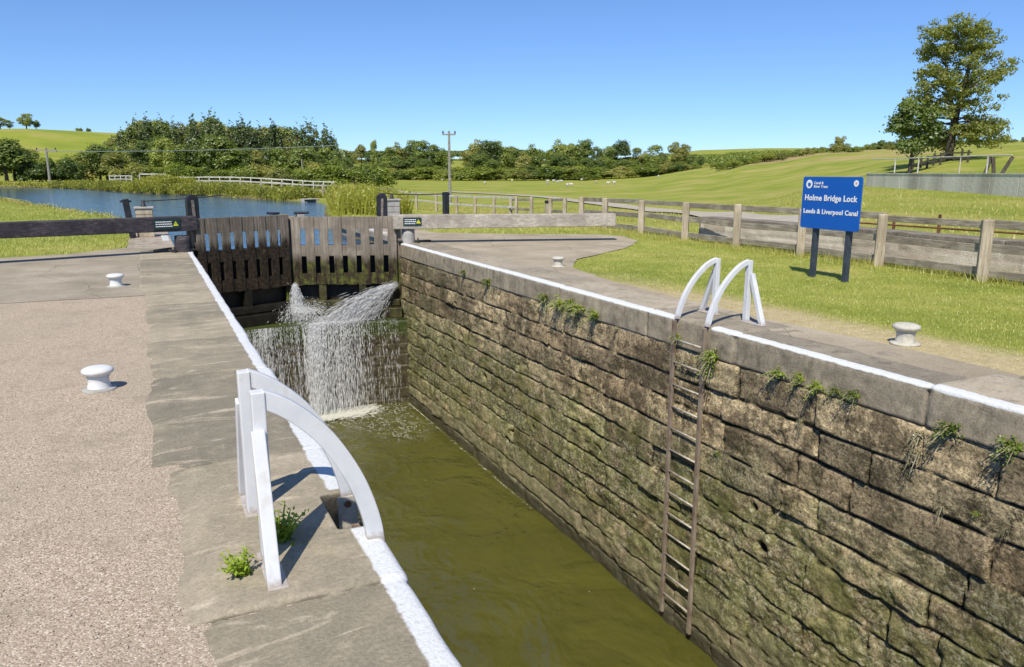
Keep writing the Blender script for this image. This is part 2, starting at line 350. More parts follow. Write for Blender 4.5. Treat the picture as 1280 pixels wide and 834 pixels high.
def zt(x, y, carve=True):
    x = np.asarray(x, float); y = np.asarray(y, float)
    r = np.hypot(x, y); a = np.arctan2(x, y) - YAW; a = (a + math.pi) % (2 * math.pi) - math.pi
    c = np.where(np.abs(a) < 1.25, 640 + 981 * np.tan(np.clip(a, -1.25, 1.25)), np.where(a > 0, 3600., -2400.))
    ci = np.clip(np.searchsorted(CX, c) - 1, 0, len(CX) - 2); tc = np.clip((c - CX[ci]) / (CX[ci + 1] - CX[ci]), 0, 1); tc = tc * tc * (3 - 2 * tc)
    ri = np.clip(np.searchsorted(RAD, r) - 1, 0, len(RAD) - 2); tr = np.clip((r - RAD[ri]) / (RAD[ri + 1] - RAD[ri]), 0, 1)
    tr = .55 * tr + .45 * tr * tr * (3 - 2 * tr)
    f = lambda i, j: CT[i, j]
    z = (f(ci, ri) * (1 - tr) + f(ci, ri + 1) * tr) * (1 - tc) + (f(ci + 1, ri) * (1 - tr) + f(ci + 1, ri + 1) * tr) * tc
    back = np.abs(a) > 1.5; z = np.where(back, z * .3, z)
    # terrace kept up by the concrete wall
    e = WALL_B - WALL_A; L = np.hypot(*e); e = e / L; nrm = np.array([-e[1], e[0]])
    if nrm @ WALL_A < 0: nrm = -nrm
    s = (x - WALL_A[0]) * e[0] + (y - WALL_A[1]) * e[1]; q = (x - WALL_A[0]) * nrm[0] + (y - WALL_A[1]) * nrm[1]
    inn = (s > -.2) & (q > 0.1)
    top = 1.42 - .0 * s
    amp = sstep(14, 60, r)
    z = z + amp * (.03 * fbm(x / 7, y / 7, 0, 3, 4) + .25 * sstep(60, 200, r) * fbm(x / 30, y / 30, 0, 5, 3)) * np.where(np.abs(a) < 1.3, 1, .3)
    z = z - .020 + .006 * vnoise(x * 1.3, y * 1.3, 0, 9)
    if carve:
        d = sdf_poly(CANAL, x, y); z = z - 1.6 * sstep(.25, -1.2, d) * (r < 400) - .12 * sstep(1.5, 0.2, d) * (y > 19)
    return z
def hit(px, py, r0=8, r1=1500, carve=False):
    d = cam_ray(px, py)
    rr = np.geomspace(r0, r1, 4000); hl = math.hypot(d[0], d[1])
    X, Y, Z = d[0] / hl * rr, d[1] / hl * rr, CAM_H + d[2] / hl * rr
    g = zt(X, Y, carve); k = np.argmax(Z <= g)
    return float(X[k]), float(Y[k]), float(g[k])
def cam_ray(px, py):
    dx, dy = (px - 640) / FPX, -(py - 417) / FPX
    cy, sy, cp, sp = math.cos(YAW), math.sin(YAW), math.cos(PITCH), math.sin(PITCH)
    F = np.array([sy * cp, cy * cp, -sp]); U = np.array([sy * sp, cy * sp, cp]); Rt = np.array([cy, -sy, 0])
    return F + dx * Rt + dy * U

def axis(lo, hi, fine_lo, fine_hi, step, extra=()):
    a = list(np.arange(fine_lo, fine_hi + 1e-6, step)); s = step; v = fine_hi
    while v < hi: s = min(s * 1.055, 60); v += s; a.append(v)
    s = step; v = fine_lo
    while v > lo: s = min(s * 1.07, 90); v -= s; a.insert(0, v)
    return np.array(sorted(set([round(q, 4) for q in a] + list(extra))))
gx = axis(-900, 2300, -6, 15, .4, (.5, 5.7)); gy = axis(-500, 2300, -6, 30, .4, (-14.0, 24.5))
GX, GY = np.meshgrid(gx, gy, indexing='ij'); GZ = zt(GX, GY)
near_edge = (GX > .3) & (GX < 5.9) & (GY > -14.2) & (GY < 25)
GZ = np.where(near_edge, np.minimum(GZ, -.06), GZ); GZ = np.where((GX > -14) & (GX < .5) & (GY < 16.3) & (GY > -10), -.05, GZ); pass
F = grid_faces(len(gx), len(gy)); cxm = GX.ravel()[F].mean(1); cym = GY.ravel()[F].mean(1)
keep = ~((cxm > .5) & (cxm < 5.7) & (cym > -14) & (cym < 24.5)); F = F[keep]

def ground_material():
    t = NT('meadow_grass_ground'); x, y, z = t.xyz(t.pos)
    r = t.n('ShaderNodeVectorMath', {'operation': 'LENGTH'}, i0=t.pos).outputs['Value']
    big = t.noise(t.pos, .035, 5, .6); mid = t.noise(t.pos, .35, 6, .65); fine = t.noise(t.pos, 9, 6, .75)
    tiny = t.noise(t.pos, 46, 3, .7)
    lawn = t.ramp(mid, [(.3, (.21, .25, .045)), (.5, (.33, .36, .07)), (.68, (.50, .45, .15))])
    field = t.ramp(t.noise(t.pos, .09, 8, .72), [(.32, (.20, .25, .035)), (.47, (.29, .33, .05)), (.57, (.38, .36, .09)), (.70, (.50, .40, .18))])
    far = t.ramp(big, [(.3, (.22, .28, .035)), (.5, (.31, .34, .05)), (.65, (.40, .36, .10))])
    col = t.mix(t.step(r, 19, 30), lawn, field); col = t.mix(t.step(r, 180, 330), col, far)
    # drier brown bank on the hill to the right
    hx = t.math('MULTIPLY', t.step(x, 105, 135), t.step(t.noise(t.pos, .035, 8, .7), .42, .56))
    hz = t.math('MULTIPLY', t.step(z, 2.0, 5.0), t.step(x, 200, 165))
    col = t.mix(t.math('MULTIPLY', t.math('MULTIPLY', hx, hz), .8), col, (.47, .33, .17))
    col = t.mix(.55, col, t.ramp(fine, [(.25, .45), (.75, 1.2)]), 'MULTIPLY')
    col = t.mix(.45, col, t.ramp(tiny, [(.3, .5), (.7, 1.25)]), 'MULTIPLY')
    # dry worn turf along the stone edges
    wx = t.math('ADD', x, t.math('MULTIPLY', t.math('SUBTRACT', t.noise(t.pos, 1.1, 4), .5), .8))
    dry = t.math('MULTIPLY', t.step(wx, 7.35, 6.7), t.step(y, 12.0, 8.0))
    col = t.mix(t.math('MULTIPLY', dry, .9), col, t.ramp(fine, [(.3, (.42, .33, .18)), (.7, (.62, .52, .32))]))
    dirt = t.math('MULTIPLY', t.step(z, -.10, -.34), t.step(r, 170, 140))
    dirt = t.math('MULTIPLY', dirt, t.step(y, 60, 20)) if False else t.math('MULTIPLY', dirt, t.step(t.noise(t.pos, 1.5, 3), .3, .5))
    onbank = t.step(r, 140, 20); dirt = t.math('MULTIPLY', dirt, t.step(x, 12, 8))
    col = t.mix(dirt, col, (.13, .10, .055))
    h = t.math('ADD', t.math('MULTIPLY', fine, .6), t.math('MULTIPLY', tiny, .4))
    t.bsdf(col, .95, t.bump(h, .9, .05), Specular_IOR_Level=.1)
    return t.m
M['ground'] = ground_material()
g = link('ground', np_mesh('ground', np.stack([GX.ravel(), GY.ravel(), GZ.ravel()], 1), F, True), M['ground'])
tag(g, 'rolling meadow grass ground around the canal lock', kind='structure')

_e = WALL_B - WALL_A; _L = float(np.hypot(*_e)); _e = _e / _L; _n = np.array([-_e[1], _e[0]]); _n = _n if _n @ WALL_A > 0 else -_n
def terrace_z(x, y):
    s_, q_ = (np.array([x, y]) - WALL_A) @ _e, (np.array([x, y]) - WALL_A) @ _n
    return 1.42 if (-.1 < s_ < _L and .1 < q_ < 30) else -99
SS, QQ = np.meshgrid(np.linspace(-.15, _L, 60), np.linspace(.1, 34, 70), indexing='ij')
TX, TY = WALL_A[0] + _e[0] * SS + _n[0] * QQ, WALL_A[1] + _e[1] * SS + _n[1] * QQ; TB = zt(TX, TY, False)
TZ = 1.42 + .05 * fbm(TX / 3, TY / 3, 0, 8, 3); TZ = np.where(TZ > TB - .05, np.minimum(TZ, TB - .3), TZ)
SH = sstep(-.2, 2.5, SS) ; TZ = TZ * SH + (TB - .3) * (1 - SH)
TZ = TZ * 1.0
link('terrace_ground', np_mesh('terrace_ground', np.stack([TX.ravel(), TY.ravel(), TZ.ravel()], 1), grid_faces(*TX.shape), True), M['ground'])['kind'] = 'structure'

# ------------------------------------------------------------------ water
def water_material(name, base, rough, wscale, bumpd, foam=False, sss=0.0, ior=1.33, fine=.35):
    t = NT(name)
    a = t.noise(t.scale(t.pos, (1, .8, 1)), wscale, 3, .55, .6); b = t.noise(t.scale(t.pos, (1.4, 1, 1)), wscale * 3.3, 3, .6)
    h = t.math('ADD', a, t.math('MULTIPLY', b, fine))
    col = t.mix(t.step(t.noise(t.pos, .8, 4), .35, .7), base, tuple(c * 1.18 for c in base))
    t.bsdf(col, rough, t.bump(h, 1.0, bumpd), IOR=ior, Specular_IOR_Level=.5,
           Subsurface_Weight=sss, Subsurface_Radius=(.5, .4, .08), Subsurface_Scale=1.0)
    return t.m
WL, UL = -3.77, -.35
M['water_up'] = water_material('canal_water', (.030, .075, .135), .10, 1.1, .05)
M['water_low'] = water_material('lock_water', (.078, .075, .014), .02, .95, .17, sss=.3, ior=1.5, fine=.16)
t_ = 0.15
gx2 = np.concatenate([np.arange(.6, 5.6, .1)]); gy2 = np.concatenate([np.arange(-14, 0, .4), np.arange(0, 17.4, .1)])
WX, WY = np.meshgrid(gx2, gy2, indexing='ij'); dd = np.hypot(WX - 3.4, WY - 17.2)
WZ = WL + .012 * np.sin(dd * 7 + 2 * vnoise(WX, WY, 0, 4)) * np.exp(-dd / 4.5) + .010 * fbm(WX * 1.6, WY * 1.6, 0, 21, 3) + .03 * fbm(WX * 4, WY * 4, 0, 22, 3) * np.exp(-dd / 1.6)
o = link('lock_water', np_mesh('lock_water', np.stack([WX.ravel(), WY.ravel(), WZ.ravel()], 1), grid_faces(*WX.shape), True), M['water_low'])
tag(o, 'murky olive water lying low in the lock chamber', kind='structure')
import bmesh
def poly_sheet(name, pts, z, m, label, noise=0.0, step=.15, kind='structure', follow=False):
    P = []
    n = len(pts)
    for i in range(n):
        a, b = np.array(pts[i]), np.array(pts[(i + 1) % n]); L = np.hypot(*(b - a)); k = max(1, int(L / step)); k = min(k, 400)
        for j in range(k):
            q = a + (b - a) * j / k
            if noise:
                q = q + noise * np.array([fbm(q[0] * 1.4, q[1] * 1.4, 0, 31, 4), fbm(q[0] * 1.4, q[1] * 1.4, 5, 32, 4)])
            P.append((q[0], q[1], z))
    bm = bmesh.new(); vs = [bm.verts.new(p) for p in P]; f = bm.faces.new(vs); bmesh.ops.triangulate(bm, faces=[f]); bmesh.ops.recalc_face_normals(bm, faces=bm.faces)
    if bm.faces and sum(f.normal.z for f in bm.faces) < 0: bmesh.ops.reverse_faces(bm, faces=bm.faces)
    me = bpy.data.meshes.new(name); bm.to_mesh(me); bm.free(); o = link(name, me, m); tag(o, label, kind=kind); return o
poly_sheet('canal_water', [(5.9, 18.6), (5.9, 24.5), (8, 30), (9.5, 37), (11, 43.7), (12.3, 49.3), (12.6, 57), (10, 64), (8, 72), (4, 82), (1, 90), (-1, 98), (-3, 110), (-9, 125), (-16, 136), (-60, 172), (-200, 230),
    (-200, 145), (-60, 100), (-27, 80), (-16, 70), (-11, 61), (-8, 50), (-5, 39), (-3, 32), (-1.5, 28), (-.6, 24.5), (.3, 24.4), (.3, 18.6)], UL, M['water_up'], 'blue rippled canal water above the gates', step=200)
# concrete/stone bed under the waterfall is part of the cill below

# ------------------------------------------------------------------ stone walls of the lock
def wall_material(name, side):
    t = NT(name); x, y, z = t.xyz(t.pos); rnd = t.attr('rnd'); jd = t.attr('jd')
    v = t.scale(t.pos, (1, 1, 1.2))
    n1 = t.noise(v, 1.6, 6, .65); n2 = t.noise(v, 6.5, 6, .7); n3 = t.noise(v, 34, 5, .75)
    base = t.ramp(t.math('ADD', t.math('MULTIPLY', rnd, .75), t.math('MULTIPLY', n2, .25)),
                  [(.05, (.38, .285, .18)), (.3, (.56, .44, .28)), (.5, (.44, .35, .235)), (.7, (.68, .54, .35)), (.95, (.58, .47, .32))])
    base = t.mix(.85, base, t.ramp(n2, [(.3, .40), (.5, 1.0), (.7, 1.45)]), 'MULTIPLY')
    base = t.mix(.85, base, t.ramp(n3, [(.36, .22), (.52, 1.0), (.68, 1.55)]), 'MULTIPLY')
    # wandering height so that the bands have ragged edges
    zz = t.math('ADD', z, t.math('MULTIPLY', t.math('SUBTRACT', n1, .5), 1.5))
    # dark soot-brown stain patches and streaks
    st = t.noise(t.scale(t.pos, (1, 1.0, .75)), 1.15, 8, .78)
    base = t.mix(t.math('MULTIPLY', t.step(st, .50, .60), .76), base, t.ramp(n3, [(.3, (.045, .034, .022)), (.7, (.13, .10, .068))]))
    cru = t.step(t.noise(v, 3.4, 9, .82, .3), .51, .57)
    base = t.mix(t.math('MULTIPLY', t.math('MULTIPLY', cru, t.step(zz, .3, -.9)), t.step(zz, -3.5, -2.6)), base, t.ramp(n3, [(.35, (.050, .040, .024)), (.5, (.13, .105, .065)), (.66, (.33, .28, .18))]))
    # algae
    alg = t.math('MULTIPLY', t.step(zz, -1.0, -1.9), t.step(t.noise(v, 2.7, 6, .7), .33, .55))
    base = t.mix(t.math('MULTIPLY', alg, .72), base, t.ramp(n2, [(.3, (.05, .06, .018)), (.5, (.17, .19, .055)), (.7, (.36, .37, .15))]))
    alg2 = t.math('MULTIPLY', t.step(y, 12.0, 16.6), t.step(t.noise(v, 1.9, 5, .7), .35, .58))
    base = t.mix(t.math('MULTIPLY', alg2, .75), base, t.ramp(n2, [(.3, (.05, .05, .022)), (.7, (.14, .135, .06))]))
    # pale lichen crust
    lm = t.math('MULTIPLY', t.step(zz, -1.0, -1.7), t.step(zz, -3.5, -2.8))
    lich = t.math('MULTIPLY', t.math('MULTIPLY', lm, t.step(t.noise(v, 17, 7, .85), .52, .58)), t.step(t.noise(v, 1.8, 4), .38, .50))
    base = t.mix(t.math('MULTIPLY', lich, .85), base, (.62, .59, .44))
    # small orange and green tufts
    orn = t.step(t.noise(t.scale(t.pos, (1, 1, 1)), 1.9, 5, .8), .66, .72)
    base = t.mix(t.math('MULTIPLY', orn, .6), base, (.24, .13, .03))
    mos = t.math('MULTIPLY', t.step(jd, .25, .7), t.step(t.noise(v, 2.2, 4), .54, .62))
    base = t.mix(t.math('MULTIPLY', mos, .8), base, (.12, .16, .03))
    base = t.mix(1.0, base, (.97, .975, .93), 'MULTIPLY')
    base = t.mix(1.0, base, t.ramp(rnd, [(0, (.72, .70, .68)), (.35, (1.05, 1.0, .95)), (.6, (.82, .84, .80)), (1, (1.18, 1.14, 1.05))]), 'MULTIPLY')
    # joints
    base = t.mix(t.math('MULTIPLY', t.step(jd, .25, .85), .85), base, (.028, .022, .014))
    # lowest courses are washed clean and greyer, tide band dark and wet
    lo = t.step(zz, -3.0, -3.4)
    base = t.mix(t.math('MULTIPLY', lo, .45), base, t.ramp(n2, [(.3, (.20, .18, .11)), (.7, (.36, .33, .22))]))
    wz = t.math('ADD', z, t.math('MULTIPLY', t.math('SUBTRACT', n2, .5), .12))
    wet = t.step(wz, WL + .26, WL + .15)
    base = t.mix(t.math('MULTIPLY', wet, .85), base, (.06, .055, .035))
    h = t.math('ADD', t.math('MULTIPLY', t.noise(v, 15, 6, .75), 1.1), t.math('MULTIPLY', t.noise(v, 70, 4, .7), .35))
    t.bsdf(base, t.ramp(wet, [(0, .88), (1, .35)]), t.bump(h, 1.0, .038), Specular_IOR_Level=.2)
    return t.m
M['wall'] = wall_material('lock_stone', 1)
def block_field(Y, Z, z_top, z_bot, seed, hmin=.26, hmax=.36, lmin=.45, lmax=1.5, tilt=0.0):
    """returns recess depth (m, into the wall), block random, joint mask for a coursed rubble face"""
    rs = np.random.default_rng(seed)
    zs = [z_top]
    while zs[-1] > z_bot - .3: zs.append(zs[-1] - rs.uniform(hmin, hmax))
    zs = np.array(zs)
    Zw = Z + .010 * vnoise(Y * .9, Z * .4, 0, seed + 1) + .007 * vnoise(Y * 4, Z * 3, 0, seed + 2) + .018 * vnoise(Y * .23, 0 * Z, 3, seed + 6)
    ci = np.clip(np.searchsorted(-zs, -Zw) - 1, 0, len(zs) - 2)
    dv = np.minimum(zs[ci] - Zw, Zw - zs[ci + 1])
    y0, y1 = Y.min() - 3, Y.max() + 3
    depth = np.zeros(Y.shape); rnd = np.zeros(Y.shape); dh = np.zeros(Y.shape); prof = np.zeros(Y.shape)
    Yw = Y + .02 * vnoise(Y * 3, Z * 5, 0, seed + 3)
    for k in range(len(zs) - 1):
        js = [y0]
        while js[-1] < y1: js.append(js[-1] + rs.uniform(lmin, lmax) * (1.25 if rs.random() < .25 else 1))
        js = np.array(js); m = ci == k
        bi = np.clip(np.searchsorted(js, Yw[m]) - 1, 0, len(js) - 2)
        dh[m] = np.minimum(Yw[m] - js[bi], js[bi + 1] - Yw[m])
        br = rs.random(len(js)); bo = rs.normal(0, .009, len(js)); bt = rs.normal(0, .02, len(js))
        rnd[m] = br[bi]; depth[m] = bo[bi] + bt[bi] * (Yw[m] - (js[bi] + js[bi + 1]) / 2)
    dist = np.minimum(dv * (1.0), dh * 1.35) + .010 * fbm(Y * 7, Z * 7, 0, seed + 4, 3)
    wj = .012 + .020 * np.maximum(0, fbm(Y * .8, Z * 1.1, 0, seed + 5, 3) + .12)
    joint = 1 - sstep(.0, 1.0, dist / np.maximum(wj, .008))
    round_ = 1 - sstep(0, .11, dist)
    rockamp = .018 + .016 * vnoise(Y * .7, Z * .9, 0, seed + 8)
    rock = rockamp * 1.25 * fbm(Y * 6, Z * 9, 0, seed + 9, 5) + .012 * fbm(Y * 1.5 + 40, Z * 2.5, 0, seed + 10, 3)
    scal = .02 * np.abs(fbm(Y * 2.4, Z * 9, 2, seed + 11, 3))
    return depth + joint * .048 + round_ * .006 + rock + scal, rnd, joint
def stone_wall(name, xw, sgn, y0, y1, z0, z1, dens, seed, m, parent, z_lin=.022):
    """wall face on plane x=xw; sgn=+1: stone lies towards +x"""
    ys = [y0]
    while ys[-1] < y1: ys.append(ys[-1] + dens(ys[-1]))
    ys = np.array(ys); zs = np.arange(z0, z1 + 1e-6, z_lin)
    Y, Z = np.meshgrid(ys, zs, indexing='ij'); d, rnd, jd = block_field(Y, Z, z1, z0, seed)
    # a mason's batter of the surface and open holes at a few places
    for k in range(26):
        hy, hz = rng.uniform(y0, y1), rng.uniform(z0 + .6, z1 - .15); s = rng.uniform(.025, .06)
        q = ((Y - hy) / (s * 1.3))**2 + ((Z - hz) / s)**2; d = d + .09 * np.exp(-q**2); jd = np.maximum(jd, np.exp(-q**2))
    X = xw + sgn * (d - .01)
    V = np.stack([X.ravel(), Y.ravel(), Z.ravel()], 1) - np.array(parent.location)
    Fc = grid_faces(*Y.shape)
    if sgn > 0: Fc = Fc[:, ::-1]
    o = link(name, np_mesh(name, V, Fc, True, {'rnd': rnd, 'jd': jd}), m, parent); return o
XR, XL = 5.34, .84
wr = empty('lock_wall', (XR, 8, -4), 'tall stone lock chamber wall with mossy courses behind the long ladder', 'lock wall', 'lock chamber walls')
wl = empty('lock_wall', (XL, 8, -4), 'left lock chamber wall below the gravel towpath, its face turned away', 'lock wall', 'lock chamber walls')
stone_wall('wall_face', XR, 1, -1.0, 17.5, -4.15, -.33, lambda y: .017 if y < 8 else .024 if y < 12 else .035, 101, M['wall'], wr, .019)
stone_wall('wall_face', XR, 1, -14, -1.0, -4.15, -.33, lambda y: .07, 102, M['wall'], wr, .05)
stone_wall('wall_face', XL, -1, -14, 17.5, -4.15, -.33, lambda y: .06, 103, M['wall'], wl, .04)

def coping_material(name, side):
    t = NT(name); x, y, z = t.xyz(t.pos); rnd = t.attr('rnd'); jd = t.attr('jd')
    u = t.math('MULTIPLY', t.math('SUBTRACT', x, XR), 1.0) if side > 0 else t.math('SUBTRACT', XL, x)
    n1 = t.noise(t.pos, 1.3, 5, .6); n2 = t.noise(t.pos, 7, 6, .7); n3 = t.noise(t.pos, 55, 4, .75)
    if side > 0:
        base = t.ramp(t.math('ADD', t.math('MULTIPLY', rnd, .4), t.math('MULTIPLY', n1, .6)), [(.3, (.25, .215, .16)), (.5, (.34, .29, .215)), (.7, (.47, .40, .295))])
        front = t.step(z, -.02, -.06)
        base = t.mix(t.math('MULTIPLY', front, .7), base, t.ramp(n2, [(.3, (.25, .205, .14)), (.55, (.42, .345, .235)), (.8, (.56, .475, .335))]))
        sst = t.step(t.noise(t.scale(t.pos, (3, 3, 1)), 2.2, 5, .7), .52, .66)
        base = t.mix(t.math('MULTIPLY', sst, .5), base, (.12, .10, .07))
    else:
        stre = t.noise(t.scale(t.pos, (.8, 3.4, 1)), .85, 7, .66, 1.6)
        base = t.ramp(t.math('ADD', t.math('MULTIPLY', rnd, .35), t.math('MULTIPLY', n1, .65)), [(.3, (.23, .20, .145)), (.5, (.32, .275, .195)), (.72, (.45, .38, .27))])
        base = t.mix(t.math('MULTIPLY', t.step(stre, .57, .63), .7), base, t.ramp(n2, [(.3, (.46, .37, .26)), (.7, (.60, .52, .39))]))
        lc = t.step(t.noise(t.scale(t.pos, (.9, 2.4, 1)), 2.7, 5, .7, .5), .60, .70)
        base = t.mix(t.math('MULTIPLY', lc, .7), base, (.58, .50, .38))
        dk = t.step(t.noise(t.scale(t.pos, (1, 1.6, 1)), 1.1, 6, .6), .52, .70)
        base = t.mix(t.math('MULTIPLY', dk, .45), base, (.165, .15, .11))
    br_ = t.step(t.noise(t.pos, 1.8, 7, .72), .54, .66)
    base = t.mix(t.math('MULTIPLY', br_, .55), base, (.50, .42, .29))
    sp_ = t.step(t.noise(t.pos, 16, 6, .8), .60, .68)
    base = t.mix(t.math('MULTIPLY', sp_, .35), base, (.52, .47, .36))
    base = t.mix(.6, base, t.ramp(n3, [(.3, .55), (.6, 1.08), (.75, 1.3)]), 'MULTIPLY')
    base = t.mix(.5, base, t.ramp(n2, [(.3, .6), (.7, 1.2)]), 'MULTIPLY')
    base = t.mix(t.math('MULTIPLY', t.step(jd, .3, .9), .75), base, (.09, .075, .055))
    # white painted edge, hand-brushed and chipped
    e = t.math('ADD', u, t.math('MULTIPLY', t.math('SUBTRACT', t.noise(t.pos, 6, 5, .7), .5), .055))
    e = t.math('ADD', e, t.math('MULTIPLY', t.math('SUBTRACT', t.noise(t.pos, .9, 2), .5), .05))
    wd = .105 if side > 0 else .112
    ze = t.math('ADD', z, t.math('MULTIPLY', t.math('SUBTRACT', t.noise(t.pos, 9, 4), .5), .03))
    paint = t.math('MULTIPLY', t.step(e, wd + .008, wd - .008), t.step(ze, -.036, -.026))
    paint = t.math('MULTIPLY', paint, t.step(t.noise(t.pos, 24, 6, .8), .67, .60))
    if side < 0:
        yn = t.math('ABSOLUTE', t.math('SUBTRACT', y, 3.5)); paint = t.math('MULTIPLY', paint, t.step(yn, .235, .25))
    else:
        yn = t.math('ABSOLUTE', t.math('SUBTRACT', y, 6.64)); paint = t.math('MULTIPLY', paint, t.step(yn, .30, .32))
    wc = t.ramp(n3, [(.3, (.54, .55, .545)), (.6, (.69, .70, .695))])
    base = t.mix(paint, base, wc)
    t.bsdf(base, .85, t.bump(t.math('ADD', n3, t.math('MULTIPLY', n2, .5)), .7, .008), Specular_IOR_Level=.25)
    return t.m
def coping(name, side, parent, y0, y1, W, lens, seed, m, notch=None, dens=.03, xe=None):
    rs = np.random.default_rng(seed); xe = xe if xe is not None else (XR if side > 0 else XL)
    prof = [(.35, -.345), (.12, -.342), (.02, -.338)] + [(.0, -.33 + .027 * i) for i in range(0, 11)]
    prof += [(.035 - .035 * math.cos(a), -.035 + .035 * math.sin(a)) for a in np.linspace(.25, math.pi / 2, 5)]
    uu = .06
    while uu < W: prof.append((uu, 0)); uu += .03 if uu < .4 else .05
    prof += [(W, 0), (W + .01, -.08)]
    prof = np.array(prof); ys = np.arange(y0, y1, dens)
    js = [y0 - .3]
    while js[-1] < y1: js.append(js[-1] + rs.uniform(*lens))
    js = np.array(js); Yg, U = np.meshgrid(ys, prof[:, 0], indexing='ij'); _, Zp = np.meshgrid(ys, prof[:, 1], indexing='ij')
    Yw = Yg + .012 * vnoise(Yg * 2, U * 6, 0, seed)
    bi = np.clip(np.searchsorted(js, Yw) - 1, 0, len(js) - 2); dist = np.minimum(Yw - js[bi], js[bi + 1] - Yw)
    br = rs.random(len(js)); bo = rs.normal(0, .006, len(js)); bz = rs.normal(0, .003, len(js))
    j = 1 - sstep(0, .016, dist + .006 * vnoise(Yg * 20, U * 20, Zp * 20, seed)); rnd_ = 1 - sstep(0, .05, dist)
    nose = np.exp(-np.maximum(U, 0) / .08); u0 = np.where(Yg > 4.52, .93, .79) if side < 0 else np.full(Yg.shape, .80)
    if side < 0: u0 = np.where(Yg > 11.9, 1.3, u0)
    Un = U + nose * (bo[bi] + .010 * fbm(Yg * 2.2, Zp * 5, 0, seed + 3, 4) + .016 * (j + .5 * rnd_) * (Zp < -.02))
    Zn = Zp + np.where(Zp > -.2, bz[bi] + .004 * fbm(Yg * 3, U * 3, 0, seed + 4, 4) - .012 * j - .003 * rnd_ - nose * .006 * (1 + fbm(Yg * 3, U * 0, 0, seed + 5, 3)) - .022 * sstep(-.10, .10, U - u0 + (.09 if side < 0 else .16) * fbm(Yg * 1.6, U * 3, 0, seed + 8, 5)), 0)
    if notch:
        inn = (Yg > notch[0]) & (Yg < notch[1]); Un = np.where(inn & (U < notch[2]), np.maximum(Un, notch[2]), Un)
    X = xe + side * Un
    V = np.stack([X.ravel(), Yg.ravel(), Zn.ravel()], 1) - np.array(parent.location)
    Fc = grid_faces(*Yg.shape)
    if side < 0: Fc = Fc[:, ::-1]
    return link(name, np_mesh(name, V, Fc, True, {'rnd': br[bi], 'jd': j}), m, parent)
M['cop_r'] = coping_material('coping_stone_far', 1); M['cop_l'] = coping_material('coping_stone_near', -1)
coping('coping', 1, wr, -3, 17.75, .90, (1.3, 2.4), 51, M['cop_r'], dens=.022)
coping('coping', -1, wl, -3, 17.95, 1.0, (1.0, 2.2), 52, M['cop_l'], notch=(3.28, 3.70, .17), dens=.02)
# chamber end behind the camera
we = empty('lock_wall', (3, -14, -4), 'stone wall closing the far downstream end of the lock chamber', 'lock wall')
MB().box((3.1, -13.9, -2.1), (5.4, .3, 4.2)).build('wall_face', M['stone_low'], we)

# upstream wing walls
for sg, x0, nm in ((-1, .45, 'left upstream wing wall of pale stone beside the gate heel post'), (1, 5.75, 'right upstream wing wall of pale stone beside the gate heel post')):
    e = empty('wing_wall', (x0, 21, -1.5), nm, 'wall', 'upstream wing walls')
    b = MB(); b.box((x0 + sg * .25, 21.6, -1.1), (.5, 7.4, 1.9)); b.build('wall_face', M['stone_low'], e)
    b = MB(); yy = 18.7
    while yy < 25:
        L = random.uniform(.8, 1.3); b.box((x0 + sg * .32, yy + L / 2, -.075), (.8, L - .015, .16)); yy += L
    b.build('coping', M['stone_low'], e, bevel=.015)
    b = MB(); b.box((x0 + sg * .05, 21.0, -.01), (.16, 1.5, .09)); b.build('painted_edge', M['white_paint'], e, bevel=.01)
    b = MB(); b.box((x0 - sg * -.55 + (0 if sg > 0 else 0), 18.2, -2.2), (1.4, .8, 4.2)) if False else b.box((x0 + sg * .75, 18.1, -2.1), (1.0, 1.2, 4.0)); b.build('quoin_block', M['stone_low'], e)

# ------------------------------------------------------------------ ground sheets
def gravel_material():
    t = NT('pink_gravel'); 
    v1 = t.voro(t.pos, 150); vc = t.n('ShaderNodeTexVoronoi', Vector=t.pos, Scale=150.0).outputs['Color']
    v2 = t.voro(t.pos, 240); n = t.noise(t.pos, .9, 5, .6); n2 = t.noise(t.pos, 12, 5, .7)
    r, g_, b_ = t.xyz(vc)
    col = t.ramp(r, [(.0, (.22, .17, .12)), (.3, (.36, .285, .205)), (.65, (.44, .35, .255)), (.88, (.52, .43, .33)), (1, (.68, .60, .49))])
    col = t.mix(.35, col, t.ramp(v2, [(.1, .6), (.6, 1.2)]), 'MULTIPLY')
    dirt = t.ramp(n2, [(.3, (.30, .24, .17)), (.7, (.47, .39, .29))])
    col = t.mix(t.step(n, .40, .68), col, t.mix(.4, col, dirt))
    big = t.noise(t.scale(t.pos, (1.2, .5, 1)), .55, 4, .6)
    col = t.mix(t.step(big, .45, .70), col, t.mix(.6, col, (.33, .29, .21)))
    col = t.mix(t.math('MULTIPLY', t.step(t.noise(t.pos, 2.6, 7, .75), .50, .66), .35), col, (.24, .20, .15))
    t.bsdf(col, .92, t.bump(t.math('SUBTRACT', 1.0, v1), .45, .006), Specular_IOR_Level=.15)
    return t.m
